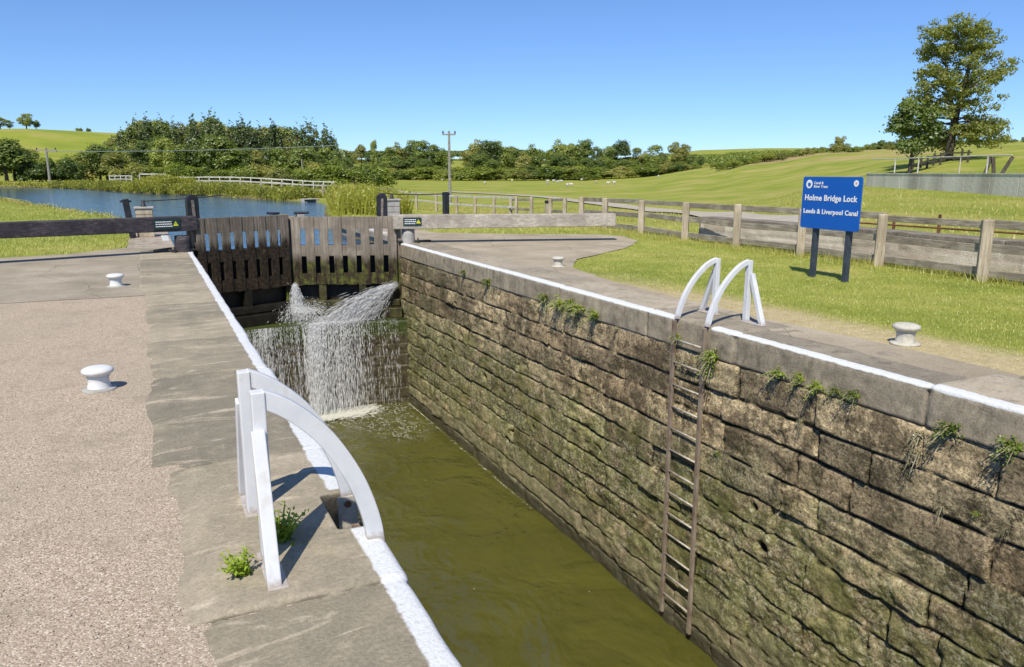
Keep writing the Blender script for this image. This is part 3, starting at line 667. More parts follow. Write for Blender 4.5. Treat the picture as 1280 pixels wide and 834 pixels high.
def paving_material(name, a, b, c, slab=None):
    t = NT(name); n1 = t.noise(t.pos, .9, 6, .65); n2 = t.noise(t.pos, 8, 6, .7); n3 = t.noise(t.pos, 60, 4, .7)
    col = t.ramp(n1, [(.3, a), (.5, b), (.72, c)])
    if slab:
        vx = t.n('ShaderNodeTexBrick', {'offset': .37}, Vector=t.pos, Scale=1.0, Mortar_Size=.018, Brick_Width=slab[0], Row_Height=slab[1], Color1=(.85, .85, .85), Color2=(1.1, 1.08, 1.05), Mortar=(.45, .4, .33), Mortar_Smooth=.3)
        col = t.mix(.8, col, vx.outputs['Color'], 'MULTIPLY')
    cr = t.voro(t.n('ShaderNodeMix', {'data_type': 'VECTOR'}, i0=.12, i4=t.pos, i5=t.n('ShaderNodeTexNoise', Vector=t.pos, Scale=2.0).outputs['Color']).outputs[1], .8, 'DISTANCE_TO_EDGE')
    col = t.mix(t.math('MULTIPLY', t.step(cr, .010, .002), .5), col, (.14, .12, .09))
    col = t.mix(t.math('MULTIPLY', t.step(t.noise(t.pos, 2.1, 6, .75), .60, .70), .6), col, (.50, .44, .35))
    col = t.mix(t.math('MULTIPLY', t.step(t.noise(t.pos, 1.7, 6, .75), .62, .72), .5), col, (.14, .125, .10))
    col = t.mix(.6, col, t.ramp(n3, [(.3, .55), (.7, 1.25)]), 'MULTIPLY')
    t.bsdf(col, .9, t.bump(t.math('ADD', n3, n2), .7, .008), Specular_IOR_Level=.15)
    return t.m
M['gravel'] = gravel_material()
M['pave'] = paving_material('worn_lockside_paving', (.26, .22, .16), (.35, .30, .225), (.46, .39, .295))
M['pave_r'] = paving_material('gravelly_paving', (.30, .25, .175), (.38, .32, .23), (.49, .42, .305))
poly_sheet('gravel_towpath', [(.45, -8), (.45, 12.0), (-1.0, 12.3), (-2.2, 12.9), (-9, 13.4), (-14, 13), (-14, -8)], -.011, M['gravel'], 'pinkish gravel towpath on the left lockside', .05, step=.03)
poly_sheet('paved_lockside', [(-.09, 11.3), (-.09, 17.9), (.45, 18.6), (.40, 24.6), (-.25, 24.6), (-.42, 23.0), (-.42, 18.9), (-1.5, 17.9), (-2.7, 17.6), (-9, 17.2), (-14, 17), (-14, 12)], -.006, M['pave'], 'worn grey paving between the gravel and the left beam', .06)
poly_sheet('paved_path', [(6.36, -3), (6.30, 3.4), (6.35, 4.3), (6.32, 5.1), (6.24, 6.0), (6.25, 8.1), (6.33, 9.9), (6.6, 11.5), (7.4, 12.7), (9.4, 14.1), (10.7, 15.6), (11.2, 16.9), (10.9, 17.7), (8.9, 18.8), (7.2, 20.2), (6.9, 24.5), (6.2, 24.5), (5.9, 19), (5.9, 17.9), (5.9, 17.7), (5.8, 10), (5.8, 2), (5.9, -3)], -.006, M['pave_r'], 'grey trodden path fanning out beneath the right balance beam', .06, step=.15)
def ribbon_track(name, pxs, wid, m, label):
    pts = [np.array(hit(px, py, 20, 600)[:2]) for px, py in pxs]
    P = []
    for i in range(len(pts) - 1):
        for k in range(16): P.append(pts[i] + (pts[i + 1] - pts[i]) * k / 16)
    P.append(pts[-1]); P = np.array(P)
    for _ in range(12): P[1:-1] = (P[:-2] + P[1:-1] * 2 + P[2:]) / 4
    T = np.gradient(P, axis=0); T /= np.hypot(T[:, 0], T[:, 1])[:, None]; N = np.stack([-T[:, 1], T[:, 0]], 1)
    us = np.linspace(-wid / 2, wid / 2, 7); X = P[:, None, 0] + N[:, None, 0] * us; Y = P[:, None, 1] + N[:, None, 1] * us
    Z = zt(X, Y, False) + .10
    Fc = grid_faces(*X.shape)
    o = link(name, np_mesh(name, np.stack([X.ravel(), Y.ravel(), Z.ravel()], 1), Fc, True), m); tag(o, label, kind='structure'); return o
M['track'] = rough_mat('pale_track', [(.3, (.40, .35, .26)), (.7, (.56, .50, .40))], .8, bscale=10)
ribbon_track('field_track', [(560, 240), (640, 244), (688, 247.5), (760, 256), (860, 266.5), (950, 276), (1020, 286)], 2.6, M['track'], 'pale stony farm track crossing the field behind the fence')

# ------------------------------------------------------------------ lock cill below the gates
cill = empty('lock_cill', (3.1, 17.4, -3.8), 'dark wet stone cill below the gates with water pouring over it', 'lock cill')
def cill_face():
    xs = np.arange(.8, 5.5, .022); zs = np.arange(-4.1, -1.72, .022); X, Z = np.meshgrid(xs, zs, indexing='ij')
    rs = np.random.default_rng(5); zc = np.arange(-4.2, -1.5, .27); bx = .44
    ci = np.floor((Z + 4.2) / .27).astype(int); off = np.where(ci % 2, 0, .22)
    dv = np.minimum((Z + 4.2) % .27, .27 - (Z + 4.2) % .27); xo = (X + off) % bx; dh = np.minimum(xo, bx - xo)
    bid = np.floor((X + off) / bx).astype(int) * 31 + ci; rnd = _hash(bid, ci, 0 * ci, 4) * .5 + .5
    dist = np.minimum(dv, dh) + .006 * fbm(X * 9, Z * 9, 0, 3, 3); j = 1 - sstep(0, .018, dist)
    Yc = 17.22 + .18 * ((X - 3.1) / 2.3)**2 * -1 + .03 * j * 1 + .012 * rnd + .015 * fbm(X * 5, Z * 5, 0, 6, 4)
    V = np.stack([X.ravel(), Yc.ravel(), Z.ravel()], 1) - np.array(cill.location)
    return np_mesh('stone_face', V, grid_faces(*X.shape), True, {'rnd': rnd, 'jd': j})
t = NT('wet_cill_stone'); n2 = t.noise(t.pos, 8, 6, .7); jd = t.attr('jd'); x, y, z = t.xyz(t.pos)
c = t.ramp(n2, [(.3, (.035, .028, .015)), (.5, (.075, .06, .032)), (.75, (.15, .125, .07))])
c = t.mix(t.math('MULTIPLY', t.step(t.math('ADD', z, t.math('MULTIPLY', n2, .4)), -2.05, -1.75), .8), c, (.05, .075, .012))
c = t.mix(t.math('MULTIPLY', t.math('MULTIPLY', t.step(jd, .5, .95), t.step(t.noise(t.pos, 3, 3), .38, .5)), t.step(x, 3.9, 4.3)), c, (.38, .36, .27))
t.bsdf(c, .35, t.bump(t.noise(t.pos, 30, 5, .7), .8, .02), Specular_IOR_Level=.5); M['cill_stone'] = t.m
link('stone_face', cill_face(), M['cill_stone'], cill)
b = MB(); b.box((3.1, 17.72, -1.85), (4.7, .98, .22)); b.box((3.1, 17.9, -2.9), (4.7, .9, 2.1)); b.build('ledge', M['cill_stone'], cill, bevel=.02)
GL, GM, GR = Vector((.86, 17.45, 0)), Vector((2.95, 18.2, 0)), Vector((5.32, 17.45, 0))
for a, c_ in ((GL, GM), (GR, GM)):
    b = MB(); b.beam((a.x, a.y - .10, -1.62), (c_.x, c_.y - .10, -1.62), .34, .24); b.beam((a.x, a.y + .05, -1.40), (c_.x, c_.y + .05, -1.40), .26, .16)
    b.build('timber_step', M['cill_wood'] if a is GR else M['wet_shade_wood'], cill, bevel=.015)  # left step takes the near-black timber: shade below the gate painted as colour

# ------------------------------------------------------------------ lock gates
def gate(heel, mit, side, label, m_board, m_beam, beam_pts, zt_top, dens, plate):
    e = empty('lock_gate', (heel.x, heel.y, -1.6), label, 'lock gate', 'pair of mitre gates')
    d = (mit - heel); L = d.length; d.normalize(); nrm = Vector((d.y, -d.x, 0));
    if nrm.y > 0: nrm = -nrm                                  # towards the low chamber
    P = lambda s, off, z: heel + d * s + nrm * off + Vector((0, 0, z))
    # board face: slots cut between boards, solid bands at the rails
    nb = 8; pitch = L / nb; bw = pitch * .64; b = MB()
    for i in range(nb):
        s0 = i * pitch + (pitch - bw) * .5 + (0.0); z0 = -.95 + random.uniform(-.015, .015); z1 = zt_top + random.uniform(-.008, .006)
        b.beam(P(s0 + bw / 2, .05 + random.uniform(-.004, .004), z0), P(s0 + bw / 2, .05 + random.uniform(-.004, .004), z1), .055, bw, up=d)
        b.beam(P(s0 - (pitch - bw) / 2, .035, .345), P(s0 - (pitch - bw) / 2, .035, zt_top - .006), .05, pitch - bw + .004, up=d) if i else None
        b.beam(P(s0 - (pitch - bw) / 2, .035, -.28), P(s0 - (pitch - bw) / 2, .035, -.03), .05, pitch - bw + .004, up=d) if i else None
        b.beam(P(s0 - (pitch - bw) / 2, .035, -.94), P(s0 - (pitch - bw) / 2, .035, -.68), .05, pitch - bw + .004, up=d) if i else None
    b.build('board_panel', m_board, e, bevel=.004)
    b = MB()                                                   # planking and rails behind, closing the lower part
    b.beam(P(.05, -.16, -.16), P(L - .05, -.16, -.16), .2, .24); b.beam(P(.05, -.16, -.82), P(L - .05, -.16, -.82), .2, .22)
    b.build('rail', M['wet_shade_wood'], e)
    MB().beam(P(.02, -.30, -.68), P(L - .02, -.30, -.68), .06, .98).build('planking', M['wet_shade_wood'], e)
    b = MB(); b.beam(P(.06, -.10, -1.55), P(.06, -.10, zt_top - .01), .2, .22, up=d); b.build('heel_post', m_board, e, bevel=.01)
    b = MB(); b.beam(P(L - .055, -.10, -1.55), P(L - .055, -.10, zt_top + .0), .18, .17, up=d); b.build('mitre_post', M['gate_wood_green'], e, bevel=.01)
    for s in (.35 * L, .72 * L) if side > 0 else (.5 * L,):
        MB().beam(P(s, .0, -1.5), P(s, .0, -.95), .12, .17, up=d).build('lower_post', M['cill_wood'] if side > 0 else M['wet_shade_wood'], e, bevel=.01)
    b = MB(); b.beam(P(.05, .0, -1.42), P(L - .05, .0, -1.42), .16, .1); b.beam(P(.05, -.2, -1.2), P(L - .05, -.2, -1.2), .06, .5); b.build('bottom_rail', M['wet_shade_wood'], e)
    if side > 0:
        b = MB()
        for k in range(4): b.beam(P(L * .12, .03, -1.06 - .09 * k), P(L * .33, .03, -1.06 - .09 * k), .05, .028)
        b.build('sluice_slat', M['cill_wood'], e)
    # balance beam
    p0, p1 = Vector(beam_pts[0]), Vector(beam_pts[1]); bb = MB(); N = 14; bd = (p1 - p0).normalized(); up = Vector((0, 0, 1)); rt = bd.cross(up).normalized(); V = []; Fq = []
    for i in range(N + 1):
        t_ = i / N; c_ = p0 + (p1 - p0) * t_; hh = beam_pts[2] * (1 - .10 * t_) / 2; ww = beam_pts[3] / 2
        for a_, b_ in ((-1, -1), (1, -1), (1, 1), (-1, 1)):
            V.append(c_ + rt * (a_ * ww) + up * (b_ * hh + .006 * vnoise(i * .9, a_ * 3 + b_ * 7, 0, 3)))
    for i in range(N):
        for k in range(4): Fq.append((i * 4 + k, i * 4 + (k + 1) % 4, i * 4 + 4 + (k + 1) % 4, i * 4 + 4 + k))
    Fq += [(3, 2, 1, 0), tuple(N * 4 + k for k in range(4))]
    bb.add(V, Fq); bb.build('balance_beam', m_beam, e, bevel=.015)
    # heel collar / pivot block under the beam
    c0 = p0 + bd * .05; fr = -1 if (rt.y > 0) else 1
    b = MB(); hp = heel - d * .22; b.lathe((hp.x, hp.y + .02, -.35), [(.16, 0), (.16, .30), (.155, .55), (.15, .68)], 20); b.build('heel_stub', M['pale_stone'] if side > 0 else M['beam_dark'], e, smooth=True)
    b = MB(); b.box((hp.x, hp.y - .02, .035), (.50, .10, .04), -.2 * side); b.tube([(hp.x + .17 * side * 1, hp.y - .2, .0), (hp.x + .17 * side, hp.y - .2, .12)], .018); b.box((hp.x + side * .42, hp.y + .05, .02), (.26, .16, .05), .3); b.build('collar_strap', M['iron'], e, bevel=.006)
    # warning plate on the beam
    o_ = plate; c_ = p0 + bd * o_[0]; n2_ = rt if rt.y < 0 else -rt; face = c_ + n2_ * (beam_pts[3] / 2 + .008) + up * (.01)
    b = MB(); b.beam(face - bd * o_[1] / 2, face + bd * o_[1] / 2, .012, o_[2]); pl = b.build('warning_plate', M['sign_dark'], e, bevel=.002)
    xd = bd if bd.x > 0 else -bd
    for k in range(3):
        b = MB(); zz = .045 - .045 * k; xx = -o_[1] * .42
        while xx < o_[1] * .16:
            L_ = random.uniform(.012, .04)
            b.beam(face + n2_ * .008 + xd * xx + up * zz, face + n2_ * .008 + xd * (xx + L_) + up * zz, .004, .018); xx += L_ + .008
        tx = b.build('small_lettering', M['sign_white'], e); tx.parent = pl; tx['kind'] = 'stuff'
    tc = face + n2_ * .009 + xd * (o_[1] * .33); s_ = .052; V = [tc + up * s_, tc - up * s_ * .8 - xd * s_, tc - up * s_ * .8 + xd * s_]; V2 = [v + n2_ * .004 for v in V]
    b = MB(); b.add(V + V2, [(0, 1, 2), (5, 4, 3), (0, 3, 4, 1), (1, 4, 5, 2), (2, 5, 3, 0)]); tr = b.build('warning_triangle', M['sign_yellow'], e); tr.parent = pl
    b = MB(); b.beam(tc + n2_ * .006 - up * .012, tc + n2_ * .006 + up * .022, .003, .008, up=xd); q = b.build('exclamation_mark', M['sign_dark'], e); q.parent = pl
    # gate paddle post: black round-topped board with greased rack
    return e, P, d, nrm
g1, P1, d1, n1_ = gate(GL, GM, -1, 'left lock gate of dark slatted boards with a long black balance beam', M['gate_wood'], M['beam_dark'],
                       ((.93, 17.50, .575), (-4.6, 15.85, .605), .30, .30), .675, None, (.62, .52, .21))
g2, P2, d2, n2_ = gate(GR, GM, 1, 'right lock gate of grey slatted boards with a long weathered grey balance beam', M['gate_wood_green'], M['beam_grey'],
                       ((5.20, 17.47, .49), (10.28, 15.95, .495), .33, .32), .625, None, (.44, .42, .19))
def paddle_post(P, s, off, zb, ztop, wd, e, n, d):
    b = MB(); V = []; n_ = 12; hw = wd / 2; outl = [(-hw, zb), (hw, zb), (hw, ztop - hw)] + [(hw * math.cos(a), ztop - hw + hw * math.sin(a)) for a in np.linspace(.2, math.pi - .2, n_)] + [(-hw, ztop - hw)]
    fr = [P(s + u, off, z) for u, z in outl]; bk = [P(s + u, off - .11, z) for u, z in outl]; k = len(outl)
    b.add(fr + bk, [tuple(range(k)), tuple(range(2 * k - 1, k - 1, -1))] + [(i, (i + 1) % k, k + (i + 1) % k, k + i) for i in range(k)])
    o = b.build('paddle_post', M['black_paint'], e, bevel=.008)
    b = MB(); b.beam(P(s + .01, off + .012, zb + .05), P(s - .012, off + .012, ztop - .12), .02, .055, up=d); r_ = b.build('paddle_rack', M['grease'], e); r_.parent = o
paddle_post(P1, .13, -.16, .45, 1.16, .25, g1, n1_, d1)
paddle_post(P2, .37, -.16, .45, 1.14, .25, g2, n2_, d2)
# pale walkway bracket at the meeting of the gates
b = MB(); b.beam(P2(2.28, -.40, .57), P2(2.28, -.40, .66), .30, .16); b.build('walkway_bracket', M['pale_stone'], g2, bevel=.01)
b = MB(); b.beam(P2(2.08, -.42, .69), P2(2.40, -.42, .69), .28, .05); b.build('walkway_end', M['black_paint'], g2, bevel=.006)
b = MB(); b.beam(P1(1.98, -.42, .69), P1(2.17, -.42, .69), .28, .05); b.build('walkway_end', M['black_paint'], g1, bevel=.006)

# ground paddle stands: cased pedestal, spindle, long rod to a dark post
def paddle_stand(base, hgt, rod_to, post_to, label, flip):
    e = empty('paddle_stand', base, label, 'paddle stand', 'ground paddle stands beside the gates'); x, y, z = base
    b = MB(); b.box((x, y, z + hgt / 2), (.40, .34, hgt)); o = b.build('casing', M['pale_stone'] if flip > 0 else M['post_wood'], e, bevel=.02)
    b = MB()
    for k in range(4): b.box((x, y, z + hgt * (.2 + .2 * k)), (.412, .352, .012))
    q = b.build('casing_band', M['stone_cap'], e); q.parent = o
    b = MB(); b.box((x, y, z + hgt + .02), (.46, .40, .05)); b.build('cap', M['pale_stone'], e, bevel=.012)
    b = MB(); b.lathe((x, y, z + hgt + .04), [(.09, 0), (.05, .04), (.035, .16)], 12); b.build('spindle', M['iron'], e, smooth=True)
    b = MB(); a = Vector((x, y, z + hgt + .18)); c_ = Vector(rod_to); pts = [a + (c_ - a) * (i / 8) + Vector((0, 0, -.015 * math.sin(math.pi * i / 8))) for i in range(9)]; b.tube(pts, .016, 6)
    b.build('rod', M['iron'], e)
    if flip > 0: MB().tube([a, a + Vector((-.42, -.05, .04))], .014, 6).build('handle', M['iron'], e)
    px_, py_, pz_, ph, lean = post_to
    b = MB(); b.beam((px_, py_, pz_), (px_ + lean, py_, pz_ + ph), .19, .15); b.beam((px_ + lean - .12, py_, pz_ + ph - .06), (px_ + lean + .14, py_, pz_ + ph - .06), .05, .05); b.build('guide_post', M['black_paint'], e, bevel=.01)
    return e
paddle_stand((6.55, 22.1, 0), .82, (8.0, 21.6, 1.0), (8.05, 21.6, -.01, 1.06, .0), 'pale cased paddle stand behind the right gate with a rod to a black post', 1)
paddle_stand((-.02, 21.9, 0), .72, (1.9, 21.9, 1.03), (-.32, 21.7, -.01, .98, -.10), 'narrow paddle stand with slanting black post behind the left beam', -1)

# ------------------------------------------------------------------ ladders with white handrails
def ladder(xw, inward, ya, yb, label, zbot, visible_plate, arm_h):
    e = empty('lock_ladder', (xw, (ya + yb) / 2, 0), label, 'ladder', 'lock ladders'); s = inward     # s=+1: chamber lies towards -x
    xs = xw - s * .055 if s > 0 else xw - .07
    sa, sb = (ya, yb) if s > 0 else (3.34, 3.65)
    for y_ in (sa, sb):
        b = MB(); b.beam((xs, y_, zbot), (xs, y_, -.02), .05, .035, up=(1, 0, 0)); b.build('stile', M['steel_rust'], e, bevel=.004)
    z_ = -.24
    while z_ > zbot + .1:
        MB().tube([(xs, sa, z_), (xs, sb, z_)], .0125, 8).build('rung', M['steel_rung'], e, smooth=True); z_ -= .262
    for y_, out in ((ya, -1 if ya < yb else 1), (yb, 1 if yb > ya else -1)):
        prf = [(.03, -.08), (.035, .05), (.065, .17), (.105, .29), (.165, .41), (.24, .53), (.33, .62), (.42, .695), (.49, .72)] if s < 0 else [(-.02, -.01), (.02, .14), (.085, .29), (.175, .43), (.29, .55), (.40, .635), (.50, .665)]
        foot = xw + s * (.51 if s > 0 else .495)
        hs = (.955 if y_ == yb else 1.0) * (.985 if s < 0 else 1.0); ah = arm_h * hs
        P_ = np.array(prf) * np.array([1, hs]); cl = np.concatenate([[0], np.cumsum(np.hypot(*np.diff(P_, axis=0).T))]); q_ = np.linspace(0, cl[-1], 40); P_ = np.stack([np.interp(q_, cl, P_[:, 0]), np.interp(q_, cl, P_[:, 1])], 1)
        for _ in range(10): P_[1:-1] = (P_[:-2] + P_[2:] + 2 * P_[1:-1]) / 4
        pts = [(xw + s * a if s > 0 else xw - a, y_, b_) for a, b_ in P_]
        hr = MB().ribbon(pts, .045, .076 if s < 0 else .054).build('handrail', M['white_rail'], e, bevel=.004)
        b = MB(); b.beam((foot, y_, .0), (foot, y_, ah + .01), .055, .06, up=(0, 1, 0)); q = b.build('post', M['white_rail'], e, bevel=.005); q.parent = hr
        b = MB(); b.beam((foot + .012 * s, y_ + out * .24, .0), (foot + .012 * s, y_ + out * .035, ah * .80), .055, .05, up=(0, 1, 0)); q = b.build('brace', M['white_rail'], e, bevel=.005); q.parent = hr
        b = MB(); b.box((foot, y_ + out * .11, .006), (.08, .34, .012)); q = b.build('foot_plate', M['white_rail'], e, bevel=.003); q.parent = hr
    return e
l1 = ladder(XR, 1, 6.38, 6.90, 'long rusty ladder down the far stone wall topped by white hooped handrails', -3.64, False, .67)
l2 = ladder(XL, -1, 3.14, 3.64, 'near white hooped handrails over the left lock edge with ladder hidden below', -3.6, True, .74)
b = MB(); b.beam((XL - .05, 3.60, -.36), (XL - .05, 3.60, .02), .10, .014, up=(0, 1, 0)); b.build('fixing_plate', M['steel_rung'], l2, bevel=.003)
MB().tube([(XL - .05, 3.62, -.02), (XL - .05, 3.585, -.02)], .018, 8).build('bolt', M['rust'], l2)
MB().tube([(XL - .03, 3.16, -.05), (XL - .03, 3.11, -.05)], .013, 8).build('bolt', M['rust'], l2)

# ------------------------------------------------------------------ bollards
def bollard(x, y, s, m, label):
    e = empty('mooring_bollard', (x, y, 0), label, 'bollard', 'white mooring bollards')
    MB().lathe((x, y, -.01), [(.088 * s, 0), (.082 * s, .02), (.074 * s, .06), (.074 * s, .09), (.085 * s, .115 * s)], 32).build('stem', m, e, smooth=True)
    MB().lathe((x, y, .10 * s), [(.06 * s, 0), (.085 * s, .004), (.108 * s, .022 * s), (.113 * s, .036 * s), (.108 * s, .050 * s), (.085 * s, .062 * s), (.05 * s, .068 * s), (.001, .07 * s)], 32).build('cap', m, e, smooth=True)
    b = MB(); b.lathe((x, y, -.008), [(.125 * s, -.01), (.12 * s, .008), (.09 * s, .014)], 20); b.build('base', M['pale_stone'] if m is M['bollard'] else m, e, smooth=True)
bollard(-.43, 6.44, 1.0, M['bollard'], 'white mushroom bollard on gravel nearest the camera')
bollard(-.47, 12.45, 1.05, M['bollard'], 'small white bollard on paving in front of the left beam')
bollard(6.50, 11.85, .98, M['bollard_old'], 'cream bollard on the path before the right beam')
bollard(6.53, 4.93, 1.12, M['bollard_old'], 'worn cream bollard on dry turf beside the right coping')

# ------------------------------------------------------------------ the lock sign
sg_ = empty('lock_sign', (9.45, 8.62, 0), 'blue canal lock name sign on two dark posts on the lawn', 'sign')
XS = 9.45; ROT = (R(90), 0, R(-90) + R(-3))
def spt(yy, zz, off=0.0):   # board is turned a few degrees about its middle
    a = R(-3); dy = yy - 8.635; return Vector((XS - off * math.cos(a) + dy * math.sin(-a) * 1.0, 8.635 + dy * math.cos(a) + off * math.sin(-a) * 0, zz))
def rr_outline(y0, y1, z0, z1, r, n=6):
    pts = []
    for cy_, cz_, a0 in ((y1 - r, z1 - r, 0), (y0 + r, z1 - r, 90), (y0 + r, z0 + r, 180), (y1 - r, z0 + r, 270)):
        for k in range(n + 1): a = R(a0 + 90 * k / n); pts.append((cy_ + r * math.cos(a), cz_ + r * math.sin(a)))
    return pts
def plate_from(outline, off0, off1):
    b = MB(); k = len(outline); b.add([spt(y_, z_, off0) for y_, z_ in outline] + [spt(y_, z_, off1) for y_, z_ in outline], [tuple(range(k)), tuple(range(2 * k - 1, k - 1, -1))] + [(i, (i + 1) % k, k + (i + 1) % k, k + i) for i in range(k)]); return b
pn = plate_from(rr_outline(8.05, 9.225, .755, 1.545, .035), 0, .022).build('sign_panel', M['sign_blue'], sg_)
for yy in (8.27, 8.94):
    b = MB(); b.beam(spt(yy, -.02, -.045), spt(yy, 1.42, -.045), .075, .075, up=(0, 1, 0)); b.build('post', M['sign_post'], sg_, bevel=.004)
def text(body, size, yleft, z, name, bold=.0, sx=1.0):
    c = bpy.data.curves.new(name, 'FONT'); c.body = body; c.size = size; c.offset = bold; c.extrude = .001; c.align_x = 'LEFT'; c.space_character = 1.06; c.resolution_u = 4
    to = bpy.data.objects.new('tmp', c); sc.collection.objects.link(to); bpy.context.view_layer.update()
    me = bpy.data.meshes.new_from_object(to.evaluated_get(bpy.context.evaluated_depsgraph_get())); bpy.data.objects.remove(to); bpy.data.curves.remove(c)
    me.name = name; me.materials.clear(); me.materials.append(M['sign_white'])
    o = bpy.data.objects.new(name, me); sc.collection.objects.link(o); o.parent = pn
    p = spt(yleft, z, .026); o.location = p - Vector(sg_.location); o.rotation_euler = ROT; o.scale = (sx, 1, 1); return o
text('Holme Bridge Lock', .122, 9.165, 1.185, 'lettering', .0032, 1.03)
text('Leeds & Liverpool Canal', .100, 9.175, .985, 'lettering', .0026, 1.04)
text('Canal &', .058, 8.99, 1.432, 'lettering', .0012); text('River Trust', .058, 8.99, 1.378, 'lettering', .0012)
def disc(yc, zc, r, off, name, m, n=28, r2=None):
    ol = [(yc + r * math.cos(2 * math.pi * k / n), zc + r * math.sin(2 * math.pi * k / n)) for k in range(n)]
    o = plate_from(ol, off, off + .002).build(name, m, sg_); o.parent = pn; return o
disc(9.09, 1.432, .066, .023, 'logo_ring', M['sign_white']); disc(9.085, 1.425, .030, .026, 'logo_center', M['sign_blue'])
disc(9.105, 1.462, .012, .029, 'logo_spot', M['sign_white'])
disc(8.155, 1.452, .046, .023, 'round_badge', M['sign_white']); disc(8.150, 1.455, .017, .026, 'badge_mark', M['sign_red'])

# ------------------------------------------------------------------ fences
def zg(x, y): return max(float(zt(x, y, False)), terrace_z(x, y))

def post_rail(name, pts, h, rails, pw, label, mp, mr, group=None, rail_h=.10, rail_t=.05, cat='fence', jitter=.02, skip=()):
    e = empty(name, (pts[0][0], pts[0][1], zg(*pts[0])), label, cat, group)
    for i, (x, y) in enumerate(pts):
        z = zg(x, y); b = MB(); lean = random.uniform(-jitter, jitter)
        b.beam((x, y, z - .1), (x + lean, y + lean, z + h + random.uniform(-.03, .03)), pw, pw * .85); b.build('post', mp, e, bevel=pw * .12)
    for i in range(len(pts) - 1):
        (x0, y0), (x1, y1) = pts[i], pts[i + 1]; L = math.hypot(x1 - x0, y1 - y0); nx, ny = (y1 - y0) / L, -(x1 - x0) / L
        if nx > 0: nx, ny = -nx, -ny
        if i in skip: continue
        of = -pw * .35
        for rz in rails:
            j1, j2 = random.uniform(-jitter, jitter), random.uniform(-jitter, jitter)
            b = MB(); b.beam((x0 + nx * of, y0 + ny * of, zg(x0, y0) + rz + j1), (x1 + nx * of, y1 + ny * of, zg(x1, y1) + rz + j2), rail_t, rail_h * random.uniform(.9, 1.1)); b.build('rail', mr, e, bevel=.006)
    return e
fp = [(11.25, .9), (11.3, 3.1), (11.4, 5.3), (11.46, 7.47), (11.72, 9.54), (11.84, 11.49), (11.86, 13.4), (12.02, 15.43), (12.24, 17.63), (12.5, 19.9), (12.85, 21.9)]
post_rail('post_and_rail_fence', fp, .93, (.86, .50, .13), .16, 'weathered grey post and rail fence behind the sign', M['post_wood'], M['rail_wood_y'], rail_h=.115)
hp = lambda px, py: hit(px, py, 12, 400)[:2]
fp2 = [(13.35, 23.9), (14.0, 26.2), (14.3, 28.4), (14.35, 30.5)]
post_rail('post_and_rail_fence', fp2, .95, (.85, .45), .13, 'short grey fence run with a gap beyond the right beam end', M['post_wood'], M['rail_wood_y'], skip=(1,))
fp3 = [(14.0, 29.2), (14.05, 31.6), (14.1, 33.9), (14.1, 36.3), (14.0, 39), (13.9, 42), (13.6, 45), (13.3, 48), (13.0, 51), (12.6, 54.5), (12.0, 58), (11.3, 62), (10.3, 66), (9.2, 70), (8.0, 74.3), (6.6, 79), (5.2, 84), (3.7, 89), (2.3, 94), (.9, 99)]
post_rail('post_and_rail_fence', fp3, .98, (.9, .5), .12, 'long thin towpath fence curving away behind the reeds', M['post_wood'], M['white_far'], rail_h=.09)
# short dark-topped marker post
b = MB(); x, y = colx(684, 33); z = zt(x, y); x, y, z = float(x), float(y), float(z); b.beam((x, y, z - .05), (x, y, z + .72), .13, .13); pe = empty('marker_post', (x, y, z), 'short pale post with black top by the far fence', 'post'); b.build('stake', M['post_wood'], pe, bevel=.01)
MB().box((x, y, z + .78), (.15, .15, .13)).build('top', M['black_paint'], pe, bevel=.02)
# white bridge-like rails far left
wf = []
for px in (136, 143, 150, 157, 164): wf.append(colx(px, 104 - (px - 136) * .15))
e = post_rail('white_railing', wf, 1.35, (1.3, .95, .6, .3), .10, 'white four-bar railing at the far bend of the canal', M['white_far'], M['white_far'], rail_h=.10)
wf = [colx(px, 99 - (px - 174) * .04) for px in (174, 190, 207)]
post_rail('white_railing', wf, 1.55, (1.5,), .10, 'white single-bar railing above the reeds on the far bank', M['white_far'], M['white_far'], rail_h=.14)
wf = [colx(px, 97 - (px - 222) * .04) for px in range(222, 420, 13)]
post_rail('white_railing', wf, 1.22, (1.16, .75), .10, 'long white railing running behind the yellow reeds', M['white_far'], M['white_far'], rail_h=.12)

# low stone wall and rusty rails behind the fence
lw = empty('low_stone_wall', (12.5, 6, 0), 'low pale stone wall behind the fence', 'wall')
ys = np.arange(-4, 15.3, .05); zs = np.arange(-.3, .47, .035); Y, Z = np.meshgrid(ys, zs, indexing='ij'); dd_, rn_, jd_ = block_field(Y, Z, .47, -.3, 77, .16, .26, .3, .8)
t = NT('low_wall_masonry'); n2 = t.noise(t.pos, 7, 6, .7); n3 = t.noise(t.pos, 40, 4, .7)
c = t.ramp(t.math('ADD', t.math('MULTIPLY', t.attr('rnd'), .5), t.math('MULTIPLY', n2, .5)), [(.2, (.50, .42, .33)), (.5, (.64, .56, .45)), (.8, (.76, .69, .58))])
c = t.mix(t.math('MULTIPLY', t.attr('jd'), .3), c, (.32, .27, .20)); c = t.mix(.5, c, t.ramp(n3, [(.3, .6), (.7, 1.2)]), 'MULTIPLY')
t.bsdf(c, .9, t.bump(n3, .8, .02), Specular_IOR_Level=.2); M['low_wall'] = t.m
link('wall_face', np_mesh('wall_face', np.stack([(12.35 + dd_ * .3).ravel() - 12.5, Y.ravel() - 6, Z.ravel()], 1), grid_faces(*Y.shape)[:, ::-1], True, {'rnd': rn_, 'jd': jd_}), M['low_wall'], lw)
b = MB(); yy = -4.0
while yy < 15.2:
    L = random.uniform(.7, 1.4); L = min(L, 15.3 - yy + .01); b.box((12.58, yy + L / 2, .505 + random.uniform(-.008, .008)), (.48, L - .012, .09)); yy += L
b.build('cap_stone', M['stone_cap'], lw, bevel=.015)
